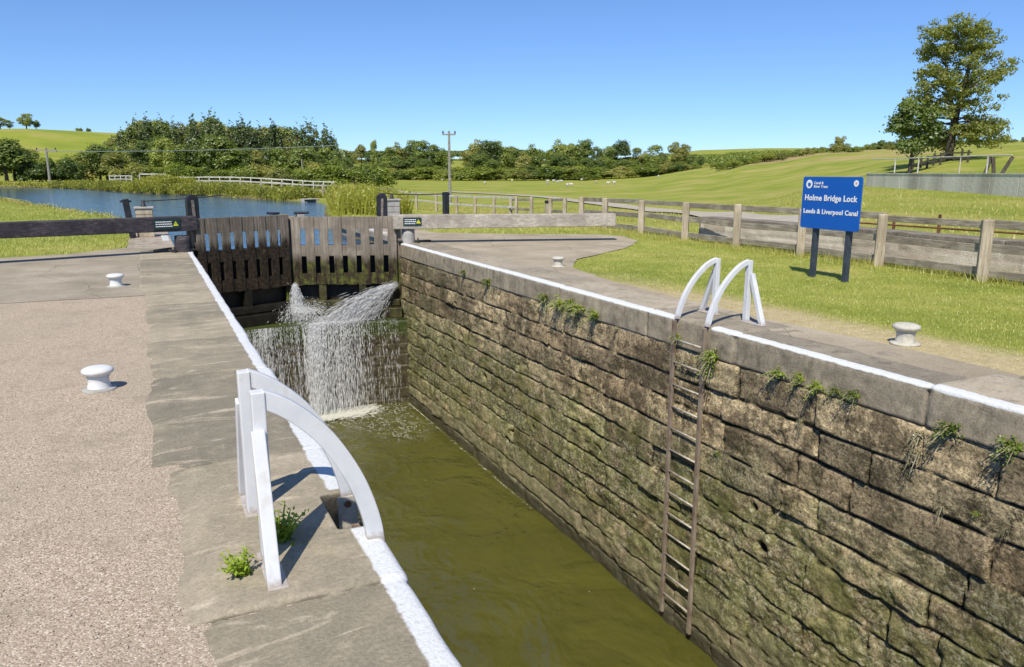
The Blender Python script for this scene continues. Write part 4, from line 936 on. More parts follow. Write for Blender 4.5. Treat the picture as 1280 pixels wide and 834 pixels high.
MB().box((12.65, 15.2, .08), (.55, .3, .82)).build('end_block', M['stone_low'], lw, bevel=.02)
rf = empty('rusty_railing', (13.2, 6, 0), 'rusty iron rails just above the low stone wall', 'railing')
for z_ in (.63, .76): MB().tube([(13.1, 2.6, z_), (13.1, 11.3, z_ - .02)], .018, 6).build('rail', M['rust'], rf)
for i, yy in enumerate(np.arange(2.8, 11.4, .95)): MB().beam((13.1, yy, -.02), (13.1, yy, .86 if i % 2 else .80), .04, .04).build('post', M['rust'], rf)
for yy in np.arange(4.9, 6.5, .14): MB().tube([(13.14, yy, .55), (13.14, yy, .92)], .009, 5).build('bar', M['rust'], rf)
MB().tube([(13.14, 4.8, .92), (13.14, 6.6, .92)], .014, 6).build('rail', M['rust'], rf)

# concrete terrace wall with pale railing, near the tree
cw = empty('concrete_wall', (WALL_A[0], WALL_A[1], zg(*WALL_A) - .5), 'long grey concrete retaining wall below the big tree', 'wall')
t = NT('stained_concrete'); n = t.noise(t.scale(t.pos, (.8, .8, .12)), .7, 5, .6)
c = t.ramp(n, [(.3, (.36, .33, .27)), (.5, (.58, .54, .45)), (.7, (.74, .69, .58))]); t.bsdf(c, .9, t.bump(t.noise(t.pos, 6, 5), .5, .04)); M['concrete'] = t.m
e_ = WALL_B - WALL_A; Lw = float(np.hypot(*e_)); e_ = e_ / Lw; k = 0.0; b = MB()
while k < Lw - .1:
    s_ = min(2.4, Lw - k); p0 = WALL_A + e_ * k; p1 = WALL_A + e_ * (k + s_ - .03); b.beam((p0[0], p0[1], .60), (p1[0], p1[1], .60), .35, 1.86); k += s_
b.build('wall_panel', M['concrete'], cw, bevel=.02)
p0, p1 = WALL_A, WALL_B; b = MB(); b.beam((p0[0], p0[1], 1.56), (p1[0], p1[1], 1.56), .42, .07); b.build('cap', M['concrete'], cw)
wr2 = empty('pale_railing', (WALL_A[0], WALL_A[1], 1.5), 'thin pale railing standing on the concrete wall', 'railing')
nrmw = np.array([-e_[1], e_[0]]); nrmw = nrmw if nrmw @ WALL_A > 0 else -nrmw
def wp(px_, back=.0):
    a = YAW + math.atan((px_ - 640) / 981.0); d = np.array([math.sin(a), math.cos(a)]); 
    A = np.array([[d[0], -e_[0]], [d[1], -e_[1]]]); r_, s_ = np.linalg.solve(A, WALL_A + nrmw * back); return d * r_
for px_ in (1118, 1147, 1199, 1233):
    q = wp(px_, .3); MB().tube([(q[0], q[1], 1.5), (q[0], q[1], 2.62)], .045 if px_ != 1199 else .03, 6).build('post', M['white_far'], wr2)
qa, qb = wp(1088, .3), wp(1262, .3)
MB().tube([(qa[0], qa[1], 2.62), (qb[0], qb[1], 2.62)], .035, 6).build('rail', M['white_far'], wr2)
# old timber pen and broken rails beneath the tree
pen = empty('timber_pen', (*colx(1160, 92), zg(*colx(1160, 92))), 'old dark timber pen under the big tree', 'pen')
for px_, r_ in ((1140, 92), (1150, 92), (1158, 90), (1166, 92), (1174, 90), (1200, 92), (1208, 90)):
    x, y = colx(px_, r_); z = zg(x, y); MB().beam((x, y, z - .1), (x, y, z + 1.2), .16, .16).build('post', M['bark'], pen)
for (a, ra), (c_, rc) in (((1138, 92), (1180, 90)), ((1176, 92), (1212, 90))):
    for h_ in (.55, 1.05):
        x, y = colx(a, ra); x2, y2 = colx(c_, rc); MB().beam((x, y, zg(x, y) + h_), (x2, y2, zg(x2, y2) + h_ - .1), .07, .14).build('rail', M['bark'], pen)
for i, (px_, ln) in enumerate(((1230, .5), (1243, -.25), (1250, .9))):
    x, y = colx(px_, 62); z = zg(x, y); o = MB().beam((x, y, z - .1), (x + ln * .5, y - ln * .5, z + 1.25), .2, .2).build('leaning_stake', M['bark'], origin=(x, y, z))
    tag(o, ['dark stake leaning right just above the concrete wall', 'upright dark stake between two leaning ones above the concrete wall', 'strongly leaning dark stake at the right above the concrete wall'][i], 'stake', 'old stakes on the terrace')

# landing stage on the far bank
ls = empty('landing_stage', (9.4, 55.2, -.4), 'small stone and timber landing in the reed bank', 'landing stage')
MB().box((10.4, 54.6, -.26), (1.0, .8, .26), .5).build('stone_block', M['pale_stone'], ls, bevel=.03); MB().box((10.3, 54.1, -.24), (.9, .1, .16), .5).build('timber_edge', M['black_paint'], ls)

# ------------------------------------------------------------------ utility poles and wire
def utility_pole(px_, base_py, top_py, r, cross, label, arms=True):
    x, y = colx(px_, r); z = zg(x, y); ztp = Pz(top_py, r, px_); e = empty('utility_pole', (x, y, z), label, 'utility pole', 'wooden utility poles')
    MB().tube([(x, y, z - .3), (x, y, ztp)], [.17 * cross, .11 * cross], 8).build('pole', M['pole'], e)
    ax = math.cos(YAW); ay = -math.sin(YAW)
    if arms:
        hw = arms; MB().beam((x - ax * hw, y - ay * hw, ztp - .25), (x + ax * hw, y + ay * hw, ztp - .25), .12 * cross, .14 * cross).build('crossarm', M['pole'], e)
        for s in (-1, 0, 1): MB().lathe((x + ax * hw * .9 * s, y + ay * hw * .9 * s, ztp - .2), [(.05 * cross, 0), (.09 * cross, .12), (.05 * cross, .3)], 8).build('insulator', M['iron'], e)
    return x, y, ztp
utility_pole(562, 230, 166, 78, 1.0, 'tall wooden utility pole with crossarm beyond the field fence', .65)
pa = utility_pole(61, 225, 186, 132, 1.2, 'utility pole with wide crossarm among bushes on the far left', 1.5)
utility_pole(378, 218, 199, 165, 1.0, 'slim pale pole in front of the conifers', 0)
x0_, y0_ = colx(61, 131); x1_, y1_ = colx(420, 150)
pts = []
for i in range(31):
    tt = i / 30; pts.append((x0_ + (x1_ - x0_) * tt, y0_ + (y1_ - y0_) * tt, Pz(190, 131, 61) * (1 - tt) + Pz(182.5, 150, 420) * tt - .3 * math.sin(math.pi * tt)))
tag(MB().tube(pts, .05, 4).build('power_line', M['wire'], origin=pts[0]), 'thin pale power line strung before the dark wood', 'power line')

# ------------------------------------------------------------------ trees
def leaf_cards(C, N, S, rs, jit=.6, asp=.7, tri=False):
    """C centres (n,3), N preferred normals (n,3), S sizes (n)"""
    n = len(C); nn = N + rs.normal(0, jit, (n, 3)); nn /= np.linalg.norm(nn, axis=1)[:, None] + 1e-9
    t = rs.normal(0, 1, (n, 3)); t -= (t * nn).sum(1)[:, None] * nn; t /= np.linalg.norm(t, axis=1)[:, None] + 1e-9; b = np.cross(nn, t)
    S = S[:, None]
    q = np.stack([C - t * S, C - b * S * asp, C + t * S, C + b * S * asp], 1) + nn[:, None] * 0
    q[:, 1] -= nn * S * .15; q[:, 3] -= nn * S * .15
    return q.reshape(-1, 3), np.arange(4 * n).reshape(n, 4)
def crown_lumps(kind, rs):
    L = []
    if kind == 'conifer':
        for k in range(34):
            h = .08 + .92 * (k / 33); rad = .235 * (1 - h)**.8 + .02
            for a in rs.uniform(0, 6.28, 1 if h > .85 else 3): L.append((rad * .62 * math.cos(a), rad * .62 * math.sin(a), h, rad * rs.uniform(.40, .62), rad * .5))
    elif kind == 'round':
        for k in range(24):
            v = rs.normal(0, 1, 3); v /= np.linalg.norm(v); s = rs.uniform(.55, 1)
            L.append((.23 * v[0] * s, .23 * v[1] * s, .48 + .36 * v[2] * s, rs.uniform(.09, .17), rs.uniform(.08, .14)))
    elif kind == 'tall':
        for k in range(26):
            h = rs.uniform(.06, .93); rad = .19 * math.sin(math.pi * min(1, (h + .05)))**.5; a = rs.uniform(0, 6.28); rr = rad * rs.uniform(.3, 1)
            L.append((rr * math.cos(a), rr * math.sin(a), h, rs.uniform(.07, .13), rs.uniform(.07, .12)))
    elif kind == 'bush':
        for k in range(16):
            a = rs.uniform(0, 6.28); rr = .5 * math.sqrt(rs.random()); h = rs.uniform(.15, .78) * (1 - .5 * rr / .5)
            L.append((rr * math.cos(a), rr * math.sin(a), h, rs.uniform(.16, .28), rs.uniform(.14, .22)))
    return np.array(L)
def make_tree_proto(kind, seed, nleaf, leaf, mat):
    rs = np.random.default_rng(seed); L = crown_lumps(kind, rs)
    wgt = L[:, 3]**2; idx = rs.choice(len(L), nleaf, p=wgt / wgt.sum()); v = rs.normal(0, 1, (nleaf, 3)); v /= np.linalg.norm(v, axis=1)[:, None]
    v[:, 2] = np.where(v[:, 2] < -.4, -v[:, 2], v[:, 2]); rad = rs.uniform(.62, 1.08, nleaf) * (1 + .25 * np.sign(rs.normal(0, 1, nleaf)) * rs.random(nleaf)**3)
    C = L[idx, :3] + v * np.stack([L[idx, 3], L[idx, 3], L[idx, 4]], 1) * rad[:, None]
    C[:, 2] = np.clip(C[:, 2], .02, 1.05)
    C[:, 2] *= 1.0 / np.percentile(C[:, 2], 99.6); V, Fc = leaf_cards(C, v + np.array([0, 0, .25]), leaf * rs.uniform(.6, 1.3, nleaf), rs, .38)
    cm = np_mesh('crown_' + kind, V, Fc); cm.materials.append(mat)
    b = MB(); hh = {'conifer': .95, 'round': .6, 'tall': .8, 'bush': .4}[kind]; r0 = {'bush': .02}.get(kind, .022)
    b.tube([(0, 0, -.03), (.005, 0, hh * .3), (-.008, .006, hh * .65), (.004, 0, hh)], [r0 * 1.3, r0, r0 * .6, r0 * .2], 7)
    for k in range(7):
        a = rs.uniform(0, 6.28); h = rs.uniform(.25, .8) * hh; ln = rs.uniform(.1, .2)
        b.tube([(0, 0, h), (ln * .5 * math.cos(a), ln * .5 * math.sin(a), h + ln * .35), (ln * math.cos(a), ln * math.sin(a), h + ln * .8)], [r0 * .45, r0 * .3, r0 * .1], 5)
    tm = np_mesh('trunk_' + kind, np.array(b.V), b.F); tm.materials.append(M['bark'])
    return cm, tm
protos = {}
def proto(kind, matk, v):
    key = (kind, matk, v)
    if key not in protos: protos[key] = make_tree_proto(kind, hash_seed(key), {'conifer': 5200, 'round': 4600, 'tall': 4600, 'bush': 3600}[kind], {'conifer': .017, 'round': .021, 'tall': .018, 'bush': .036}[kind], M[matk])
    return protos[key]
def hash_seed(k): return sum(ord(c) * (i + 3) for i, c in enumerate(str(k))) % 9973
TREES = []
def put_tree(px_, r, top_py, kind, matk, wscale, name, cat, group, desc, v=None, hgt=None):
    x, y = colx(px_, r); z = zg(x, y); h = hgt if hgt else max(1.0, Pz(top_py, r, px_) - z)
    cm, tm = proto(kind, matk, v if v is not None else random.randint(0, 2))
    e = bpy.data.objects.new(name, None); sc.collection.objects.link(e); e.location = (x, y, z - .05 * (kind != 'x'))
    e.rotation_euler = (0, 0, random.uniform(0, 6.28)); e.scale = (h * wscale, h * wscale, h); e['category'] = cat; e['group'] = group
    for nm, me in (('trunk', tm), ('crown', cm)):
        if nm == 'trunk' and kind == 'bush' and h < 3: nm = 'stem'
        o = bpy.data.objects.new(nm, me); sc.collection.objects.link(o); o.parent = e
    TREES.append((px_, r, e, desc, group)); return e
def prof(pts, x): return float(np.interp(x, [p[0] for p in pts], [p[1] for p in pts]))
# wood behind the canal, left of centre
top = [(128, 184), (140, 176), (150, 170), (165, 162), (175, 153), (190, 150), (212, 154), (235, 157), (252, 153), (270, 146), (285, 158), (305, 156), (318, 162), (340, 157), (352, 158), (366, 166), (380, 168), (386, 158), (397, 159), (408, 162), (418, 172), (428, 180)]
G_W = 'trees of the dark wood across the canal'
x = 132
while x < 375:
    tp = prof(top, x); put_tree(x, random.uniform(205, 225), tp + random.uniform(0, 5), random.choice(['round', 'tall', 'tall', 'round']), random.choice(['leaf_mid', 'leaf_olive', 'leaf_olive', 'leaf_mid']), random.uniform(.95, 1.25), 'broadleaf_tree', 'tree', G_W, 'broadleaf tree at the back of the wood across the canal'); x += random.uniform(8, 12)
for px_, tp in ((156, 168), (166, 160), (204, 153), (258, 150), (328, 160), (372, 164), (176, 154), (187, 151), (222, 156), (245, 152), (269, 146), (276, 150), (291, 158), (303, 154), (314, 160), (343, 156), (386, 158), (393, 157), (409, 160), (416, 168)):
    put_tree(px_ + random.uniform(-2, 2), random.uniform(194, 204), tp + random.uniform(-3, 1), 'conifer', 'leaf_pine', random.uniform(.9, 1.15), 'conifer_tree', 'tree', G_W, 'pointed conifer in the wood across the canal')
x = 140
while x < 428:
    tp = prof(top, x) + random.uniform(14, 30); put_tree(x, random.uniform(180, 192), tp, random.choice(['round', 'round', 'tall']), random.choice(['leaf_mid', 'leaf_dark', 'leaf_olive', 'leaf_mid']), random.uniform(1.1, 1.45), 'broadleaf_tree', 'tree', G_W, 'lower broadleaf tree at the front of the wood across the canal'); x += random.uniform(11, 16)
# central line of trees beyond the field
G_C = 'line of trees beyond the sheep field'
top2 = [(430, 190), (450, 190), (462, 184), (478, 187), (490, 181), (505, 180), (530, 184), (548, 188), (562, 200), (575, 205), (585, 190), (598, 180), (608, 176), (620, 184), (632, 192), (645, 189), (660, 187), (680, 192), (692, 182), (703, 176), (715, 185), (735, 181), (752, 183), (768, 178), (780, 182), (800, 186), (820, 190), (846, 181), (857, 188), (870, 195), (884, 204)]
x = 432
while x < 880:
    tp = prof(top2, x)
    if not (558 < x < 580): put_tree(x, random.uniform(322, 350), tp + random.uniform(-8, 4), random.choice(['round', 'round', 'tall']), random.choice(['leaf_mid', 'leaf_mid', 'leaf_dark', 'leaf_olive']), random.uniform(.95, 1.35), 'broadleaf_tree', 'tree', G_C, 'tall tree in the line beyond the sheep field')
    x += random.uniform(9, 14)
x = 436
while x < 872:
    tp = prof(top2, x) + random.uniform(13, 22); put_tree(x, random.uniform(300, 318), min(tp, 213), 'round', random.choice(['leaf_mid', 'leaf_dark', 'leaf_dark']), random.uniform(1.6, 2.3), 'broadleaf_tree', 'tree', G_C, 'low spreading tree in front of the line beyond the sheep field'); x += random.uniform(11, 17)
x = 434
while x < 880:
    put_tree(x, random.uniform(288, 298), random.uniform(207, 212) - (4 if x > 800 else 0), 'bush', random.choice(['leaf_mid', 'leaf_dark', 'leaf_olive', 'leaf_light']), random.uniform(1.6, 2.6), 'field_edge_bush', 'bush', 'bushes at the foot of the trees beyond the sheep field', 'leafy bush at the foot of the trees beyond the sheep field'); x += random.uniform(8, 13)
for px_, r_, tp in ((468, 270, 176),): put_tree(px_, r_, tp, 'tall', 'leaf_mid', .5, 'slender_tree', 'tree', 'slender', 'tall thin tree standing above the others left of the utility pole')
# hilltop trees on the far left
for px_, tp, k in ((-2, 148, 'round'), (8, 147, 'round'), (19, 152, 'round'), (40, 144, 'round'), (52, 152, 'round')):
    put_tree(px_, 505, tp, k, 'leaf_mid' if px_ != 19 else 'leaf_dark', 1.7, 'hilltop_tree', 'tree', 'trees on the green hilltop', 'distant tree on top of the green hill')
for px_ in (103, 107, 116): put_tree(px_, 505, 161, 'bush', 'leaf_mid', 1.0, 'hilltop_bush', 'bush', 'bushes on the green hilltop', 'tiny bush on the green hilltop')
# bushes at the far end of the canal
lb = [(-10, 168), (8, 173), (18, 176), (28, 184), (38, 196), (50, 200), (66, 196), (78, 192), (90, 198), (102, 194), (115, 184), (128, 180), (140, 186), (152, 196)]
x = -14
G_B = 'bushes and small trees at the canal bend'
while x < 156:
    tp = prof(lb, x); put_tree(x, random.uniform(146, 160), tp + random.uniform(-1, 4), 'round' if tp < 190 else 'bush', random.choice(['leaf_mid', 'leaf_dark', 'leaf_olive', 'leaf_light'] if tp > 186 else ['leaf_mid', 'leaf_dark']), random.uniform(1.3, 1.8) if tp < 190 else random.uniform(1.0, 1.5), 'bushy_tree' if tp < 190 else 'bush', 'tree' if tp < 190 else 'bush', G_B, 'dense bush at the far bend of the canal'); x += random.uniform(8, 12)
x = 160
while x < 470:
    put_tree(x, random.uniform(128, 150), random.uniform(203, 213), 'bush', random.choice(['leaf_light', 'leaf_mid', 'leaf_olive', 'leaf_light']), random.uniform(1.2, 2.0), 'hedge_bush', 'bush', 'pale bushes in front of the dark wood', 'pale green bush in front of the dark wood'); x += random.uniform(10, 17)
# hedge lines on the right-hand hill
rh = [(890, 205), (905, 203), (930, 199), (950, 192), (965, 190), (1000, 187), (1030, 184), (1045, 178), (1060, 184), (1090, 183), (1120, 182), (1150, 176)]
x = 895
while x < 1125:
    put_tree(x, random.uniform(212, 245), prof(rh, x) + random.uniform(-2, 2), 'bush', random.choice(['leaf_olive', 'leaf_mid', 'leaf_light']), random.uniform(1.3, 2.2), 'hedge_bush', 'bush', 'hedge bushes along the right hill crest', 'rounded hedge bush on the crest of the right hill'); x += random.uniform(6, 10)
put_tree(1047, 236, 171, 'round', 'leaf_olive', 1.3, 'hedge_tree', 'tree', 'crest trees', 'single round tree standing out of the hedge on the right hill')
x = 1090
while x < 1300:
    put_tree(x, random.uniform(232, 260), random.uniform(171, 177) + (4 if x < 1150 else 0), 'bush', random.choice(['leaf_mid', 'leaf_dark', 'leaf_olive']), random.uniform(1.3, 2.2), 'hedge_bush', 'bush', 'hedge bushes along the right hill crest', 'dark hedge bush behind the big tree on the hill'); x += random.uniform(8, 12)
# label each tree by its place in its own row
from collections import defaultdict
rows = defaultdict(list)
for px_, r, e, desc, grp in TREES: rows[desc].append((px_, e))
def ordinal(n): return '%d%s' % (n, 'th' if 10 <= n % 100 <= 20 else {1: 'st', 2: 'nd', 3: 'rd'}.get(n % 10, 'th'))
for desc, L in rows.items():
    L.sort(key=lambda q: q[0])
    for i, (px_, e) in enumerate(L):
        e['label'] = desc if len(L) == 1 else (desc + ', ' + (ordinal(i + 1) + ' from the left' if i < len(L) - 1 else 'rightmost'))
        if len(L) == 1 and 'group' in e: del e['group']

# distant wooded hills as one mass
def far_wood(name, px0, px1, r0, r1, n, hgt, label, mat, bottom=None):
    rs = np.random.default_rng(int(px0 * 7 + r0)); C = []
    for _ in range(n):
        px_, r = rs.uniform(px0, px1), rs.uniform(r0, r1); a = YAW + math.atan((px_ - 640) / 981.0); C.append((r * math.sin(a), r * math.cos(a)))
    C = np.array(C); z = zt(C[:, 0], C[:, 1], False); m = 90; CC = np.repeat(np.stack([C[:, 0], C[:, 1], z + hgt * .45], 1), m, 0); v = rs.normal(0, 1, (len(CC), 3)); v /= np.linalg.norm(v, axis=1)[:, None]; v[:, 2] = np.abs(v[:, 2])
    hh = np.repeat(rs.uniform(.6, 1.15, n), m)[:, None]; CC = CC + v * np.array([hgt * .42, hgt * .42, hgt * .5]) * hh
    V, Fc = leaf_cards(CC, v, np.full(len(CC), hgt * .075) * rs.uniform(.6, 1.3, len(CC)), rs, .4)
    o = link(name, np_mesh(name, V, Fc), M[mat]); tag(o, label, kind='stuff'); return o
far_wood('distant_woodland', 425, 720, 900, 1120, 1500, 11, 'hazy wooded hills far behind the field trees', 'leaf_pine')
far_wood('distant_woodland', 860, 1130, 560, 760, 700, 9, 'distant wooded ridge left of the right-hand hill', 'leaf_mid')
far_wood('distant_woodland', 150, 425, 235, 270, 300, 10, 'deeper trees filling the wood across the canal', 'leaf_dark')

# the big airy tree
def big_tree():
    rs = np.random.default_rng(42); x, y = colx(1183, 96); z = zg(x, y); H_ = Pz(33, 96, 1181) - z
    e = empty('big_ash_tree', (x, y, z), 'tall airy tree with forked trunk alone on the right hillside', 'tree')
    ax = np.array([math.cos(YAW + .55), -math.sin(YAW + .55), 0.0]); b = MB(); tips = []
    ay = np.array([ax[1] * -1, ax[0], 0]) * -1
    def P3(u, v, h): return np.array([x, y, z]) + ax * u + ay * v + np.array([0, 0, h])
    s = H_ / 18.0
    main = [(0, 0, -.3), (.1, 0, 2), (.25, 0, 4.5), (.6, .2, 7.5), (1.1, .2, 11), (1.5, .1, 14.5), (1.6, 0, 17)]
    sec = [(.25, 0, 4.5), (-.2, -.3, 7), (-1.0, -.4, 10), (-1.6, -.2, 13), (-1.9, 0, 15.2)]
    b.tube([P3(u * s, v * s, h * s) for u, v, h in main], [.46, .40, .34, .27, .19, .11, .04], 9); b.tube([P3(u * s, v * s, h * s) for u, v, h in sec], [.30, .24, .17, .10, .04], 8)
    def W(h):  # crown half widths left, right by height (metres of an 18 m tree)
        return np.interp(h, [2.2, 4, 6.5, 9, 11.5, 14, 16, 17.6], [7.0, 7.4, 7.2, 7.2, 6.6, 5.8, 4.7, 3.2]), np.interp(h, [2.2, 4, 6.5, 9, 11.5, 14, 16, 17.6], [7.2, 7.4, 7.3, 7.6, 7.3, 6.6, 5.8, 4.4])
    for k in range(86):
        h0 = 2.4 + 13.4 * rs.random()**1.12; path = main if rs.random() < .6 or h0 < 4.6 else sec
        if path is sec and h0 > 14.5: path = main
        bu, bv = np.interp(h0, [q[2] for q in path], [q[0] for q in path]), np.interp(h0, [q[2] for q in path], [q[1] for q in path])
        a = rs.uniform(0, 2 * math.pi); h1 = min(17.7, h0 + (rs.uniform(.2, 3.0) if h0 > 5.5 else rs.uniform(-1.2, 1.8))); wl_, wr_ = W(h1); ww = wr_ if math.cos(a) > 0 else wl_
        rr = ww * rs.uniform(.55, 1.0); tu, tv = -.5 + rr * math.cos(a), rr * .85 * math.sin(a)
        mid = ((bu + tu) / 2 + rs.normal(0, .3), (bv + tv) / 2 + rs.normal(0, .3), (h0 + h1) / 2 + .3)
        r0 = .13 * (1 - h0 / 22)
        b.tube([P3(bu * s, bv * s, h0 * s), P3(mid[0] * s, mid[1] * s, mid[2] * s), P3(tu * s, tv * s, h1 * s)], [r0, r0 * .6, r0 * .2], 5)
        tips.append((tu, tv, h1, 1.0))
        for j in range(4):
            f = rs.uniform(.35, 1.0); q = np.array([bu, bv, h0]) * (1 - f) + np.array([tu, tv, h1]) * f; q = q + rs.normal(0, .75, 3); q[2] += .2
            tips.append((*q, rs.uniform(.6, 1.0)))
            b.tube([P3(*(s * (np.array([bu, bv, h0]) * (1 - f) + np.array([tu, tv, h1]) * f))), P3(*(s * q))], [.035, .012], 4)
    for k in range(24):  # upper crown
        u, h1 = rs.uniform(-3.6, 4.6), rs.uniform(14.5, 17.6); tips.append((u, rs.normal(0, 1.2), h1 - abs(u - .8) * .22, .7))
    for k in range(46):
        a = rs.uniform(-1.0, 1.0); rr = rs.uniform(2.6, 6.6); h1 = rs.uniform(1.9, 5.2) - .12 * rr; tips.append((rr * math.cos(a), rr * math.sin(a), h1 + .5, .75))
        if k % 3 == 0: b.tube([P3(.15 * s, 0, (h1 + 1.5) * s), P3(rr * .5 * math.cos(a) * s, rr * .5 * math.sin(a) * s, (h1 + 1.4) * s), P3(rr * math.cos(a) * s, rr * math.sin(a) * s, (h1 + .5) * s)], [.07, .045, .015], 5)
    tips = [q for q in tips if 1.5 < q[2] < 17.9]
    C = []; N = []
    for (u, v, h, wgt) in tips:
        n = int(60 * wgt); d = rs.normal(0, 1, (n, 3)); d /= np.linalg.norm(d, axis=1)[:, None]; rr = rs.uniform(.35, 1.0, n)[:, None] * .80 * wgt**.5
        C.append(P3(u * s, v * s, h * s) + d * rr * np.array([1, 1, .62])); N.append(d + np.array([0, 0, .5]))
    C = np.concatenate(C); N = np.concatenate(N); V, Fc = leaf_cards(C - np.array(e.location), N, rs.uniform(.09, .17, len(C)), rs, .6)
    link('crown', np_mesh('crown', V, Fc), M['leaf_ash'], e); b.build('trunk', M['bark'], e, smooth=True)
    return s
big_tree()
put_tree(1137, 86, 129, 'round', 'leaf_dark', 1.1, 'small_tree', 'tree', 'x', 'x'); TREES[-1][2]['label'] = 'dark smaller tree tucked against the left side of the big airy tree'; TREES[-1][2]['category'] = 'tree'; del TREES[-1][2]['group']

# ------------------------------------------------------------------ sheep
def sheep_meshes():
    b = MB(); pr = [(-.52, .05, .60), (-.48, .16, .60), (-.3, .25, .62), (0, .28, .62), (.3, .25, .64), (.45, .17, .68), (.55, .10, .76), (.68, .085, .84), (.82, .06, .80), (.88, .03, .78)]
    V = []; F_ = []; n = 10
    for x_, r_, z_ in pr:
        for k in range(n): a = 2 * math.pi * k / n; V.append((x_, r_ * math.cos(a), z_ + r_ * 1.05 * math.sin(a)))
    for i in range(len(pr) - 1):
        for k in range(n): F_.append((i * n + k, i * n + (k + 1) % n, (i + 1) * n + (k + 1) % n, (i + 1) * n + k))
    F_.append(tuple(range(n))[::-1]); F_.append(tuple(range((len(pr) - 1) * n, len(pr) * n))); b.add(V, F_)
    for sx in (-.33, .32):
        for sy in (-.13, .13): b.tube([(sx, sy, .5), (sx + .02, sy, .28), (sx - .01, sy, .0)], [.075, .04, .032], 7)
    for sy in (-1, 1): b.tube([(.66, .05 * sy, .90), (.62, .15 * sy, .90)], [.03, .015], 5)
    me = np_mesh('sheep', np.array(b.V), b.F, True); me.materials.append(M['wool']); return me
sm = sheep_meshes(); k = 0; flock = 16
for px_, py_ in sorted(((553, 227), (606, 231), (656, 226), (685, 228.2), (692, 228), (697, 229.2), (702, 228.4), (684, 232), (709, 234), (714, 233.2), (727, 226.5), (760, 231.5), (768, 231), (823, 222.8), (745, 230), (640, 228))):
    x, y, z = hit(px_, py_, 60, 600); o = bpy.data.objects.new('sheep', sm); sc.collection.objects.link(o); o.location = (x, y, z - .02); o.rotation_euler = (0, 0, random.uniform(0, 6.28))
    k += 1; tag(o, 'white sheep grazing in the far field, ' + (ordinal(k) + ' from the left' if k < flock else 'rightmost') + ' of the flock', 'sheep', 'sheep grazing in the field')

# ------------------------------------------------------------------ grass, reeds and weeds
def blades(P, H_, W_, rs, lean=.5, per=1, name='', zoff=0.0):
    n = len(P); a = rs.uniform(0, 2 * math.pi, n); l = rs.uniform(.1, 1, n) * lean * H_; b2 = rs.uniform(0, 2 * math.pi, n)
    d = np.stack([np.cos(a), np.sin(a), 0 * a], 1) * (W_ / 2)[:, None]; t = np.stack([np.cos(b2) * l, np.sin(b2) * l, H_], 1)
    V = np.stack([P - d, P + d, P + t], 1).reshape(-1, 3); return V, np.arange(3 * n).reshape(n, 3)
def scatter(name, region, n, h, wd, mat, label, lean=.5, test=None, seed=0, zsink=.01, clump=0.0):
    rs = np.random.default_rng(seed); x = rs.uniform(region[0], region[1], n); y = rs.uniform(region[2], region[3], n)
    if test is not None: m = test(x, y); x, y = x[m], y[m]
    if clump: m = fbm(x * clump, y * clump, 0, seed + 7, 3) > rs.uniform(-.6, .25, len(x)); x, y = x[m], y[m]
    z = zt(x, y, False) - zsink; H_ = rs.uniform(h[0], h[1], len(x)); W_ = np.full(len(x), wd) * rs.uniform(.7, 1.3, len(x))
    V, Fc = blades(np.stack([x, y, z], 1), H_, W_, rs, lean); o = link(name, np_mesh(name, V, Fc), M[mat]); tag(o, label, kind='stuff'); return o
PATH = np.array([(6.22, -3), (6.22, 3.4), (6.35, 4.3), (6.32, 5.1), (6.24, 6.0), (6.25, 8.1), (6.33, 9.9), (6.6, 11.5), (7.4, 12.7), (9.4, 14.1), (10.7, 15.6), (11.2, 16.9), (10.9, 17.7), (8.9, 18.8), (7.2, 20.2), (6.9, 24.5), (5.5, 24.5), (5.5, -3)])
PAVL = np.array([(2, 11), (2, 25), (-.25, 24.6), (-.42, 23.0), (-.42, 18.9), (-1.5, 17.9), (-2.7, 17.6), (-9, 17.2), (-14, 17), (-14, 11)])
ok_r = lambda x, y: (sdf_poly(PATH, x, y) > .02 + .12 * fbm(x * 2, y * 2, 0, 3, 3)) & ((x < 12.2) | (y > 15.6)) & (sdf_poly(CANAL, x, y) > .3)
ok_l = lambda x, y: (sdf_poly(PAVL, x, y) > .02) & (sdf_poly(CANAL, x, y) > .25) & (y > 16)
wob = lambda x, y: x + .22 * fbm(x * 1.2, y * 1.2, 0, 77, 4)
edge_x = lambda y: np.interp(y, [2.5, 5, 7, 10, 12], [7.35, 7.1, 6.75, 6.5, 6.2])
scatter('lawn_grass', (6.0, 12.2, 2.5, 20), 260000, (.016, .042), .010, 'grass_blade', 'short mown lawn grass around the sign', .9, lambda x, y: ok_r(x, y) & ((wob(x, y) > edge_x(y)) | (y > 12)), 1)
scatter('dry_turf', (6.0, 8, 2.5, 12), 30000, (.012, .03), .009, 'dry_blade', 'dry yellowed turf between the coping and the lawn', 1.0, lambda x, y: ok_r(x, y) & (wob(x, y) < edge_x(y) + .25), 6)
scatter('lawn_grass', (5.9, 16, 18, 40), 90000, (.04, .10), .016, 'grass_blade', 'grass behind the right balance beam', .8, ok_r, 2)
scatter('bank_grass', (-10, 1, 17, 45), 90000, (.03, .09), .016, 'grass_blade', 'grass on the left bank beyond the beam', .8, ok_l, 3)
scatter('field_grass', (12.6, 75, 0, 80), 120000, (.05, .17), .03, 'grass_tall', 'rough field grass beyond the fence', .8, lambda x, y: (np.hypot(x, y) < 78) & (np.arctan2(x, y) > .28) & ((x > 13.4) | (y > 16)), 4, clump=.35)
scatter('verge_grass', (11.2, 12.3, 2.5, 22), 9000, (.06, .20), .012, 'grass_tall', 'uncut grass along the foot of the fence', .7, ok_r, 5, clump=1.2)
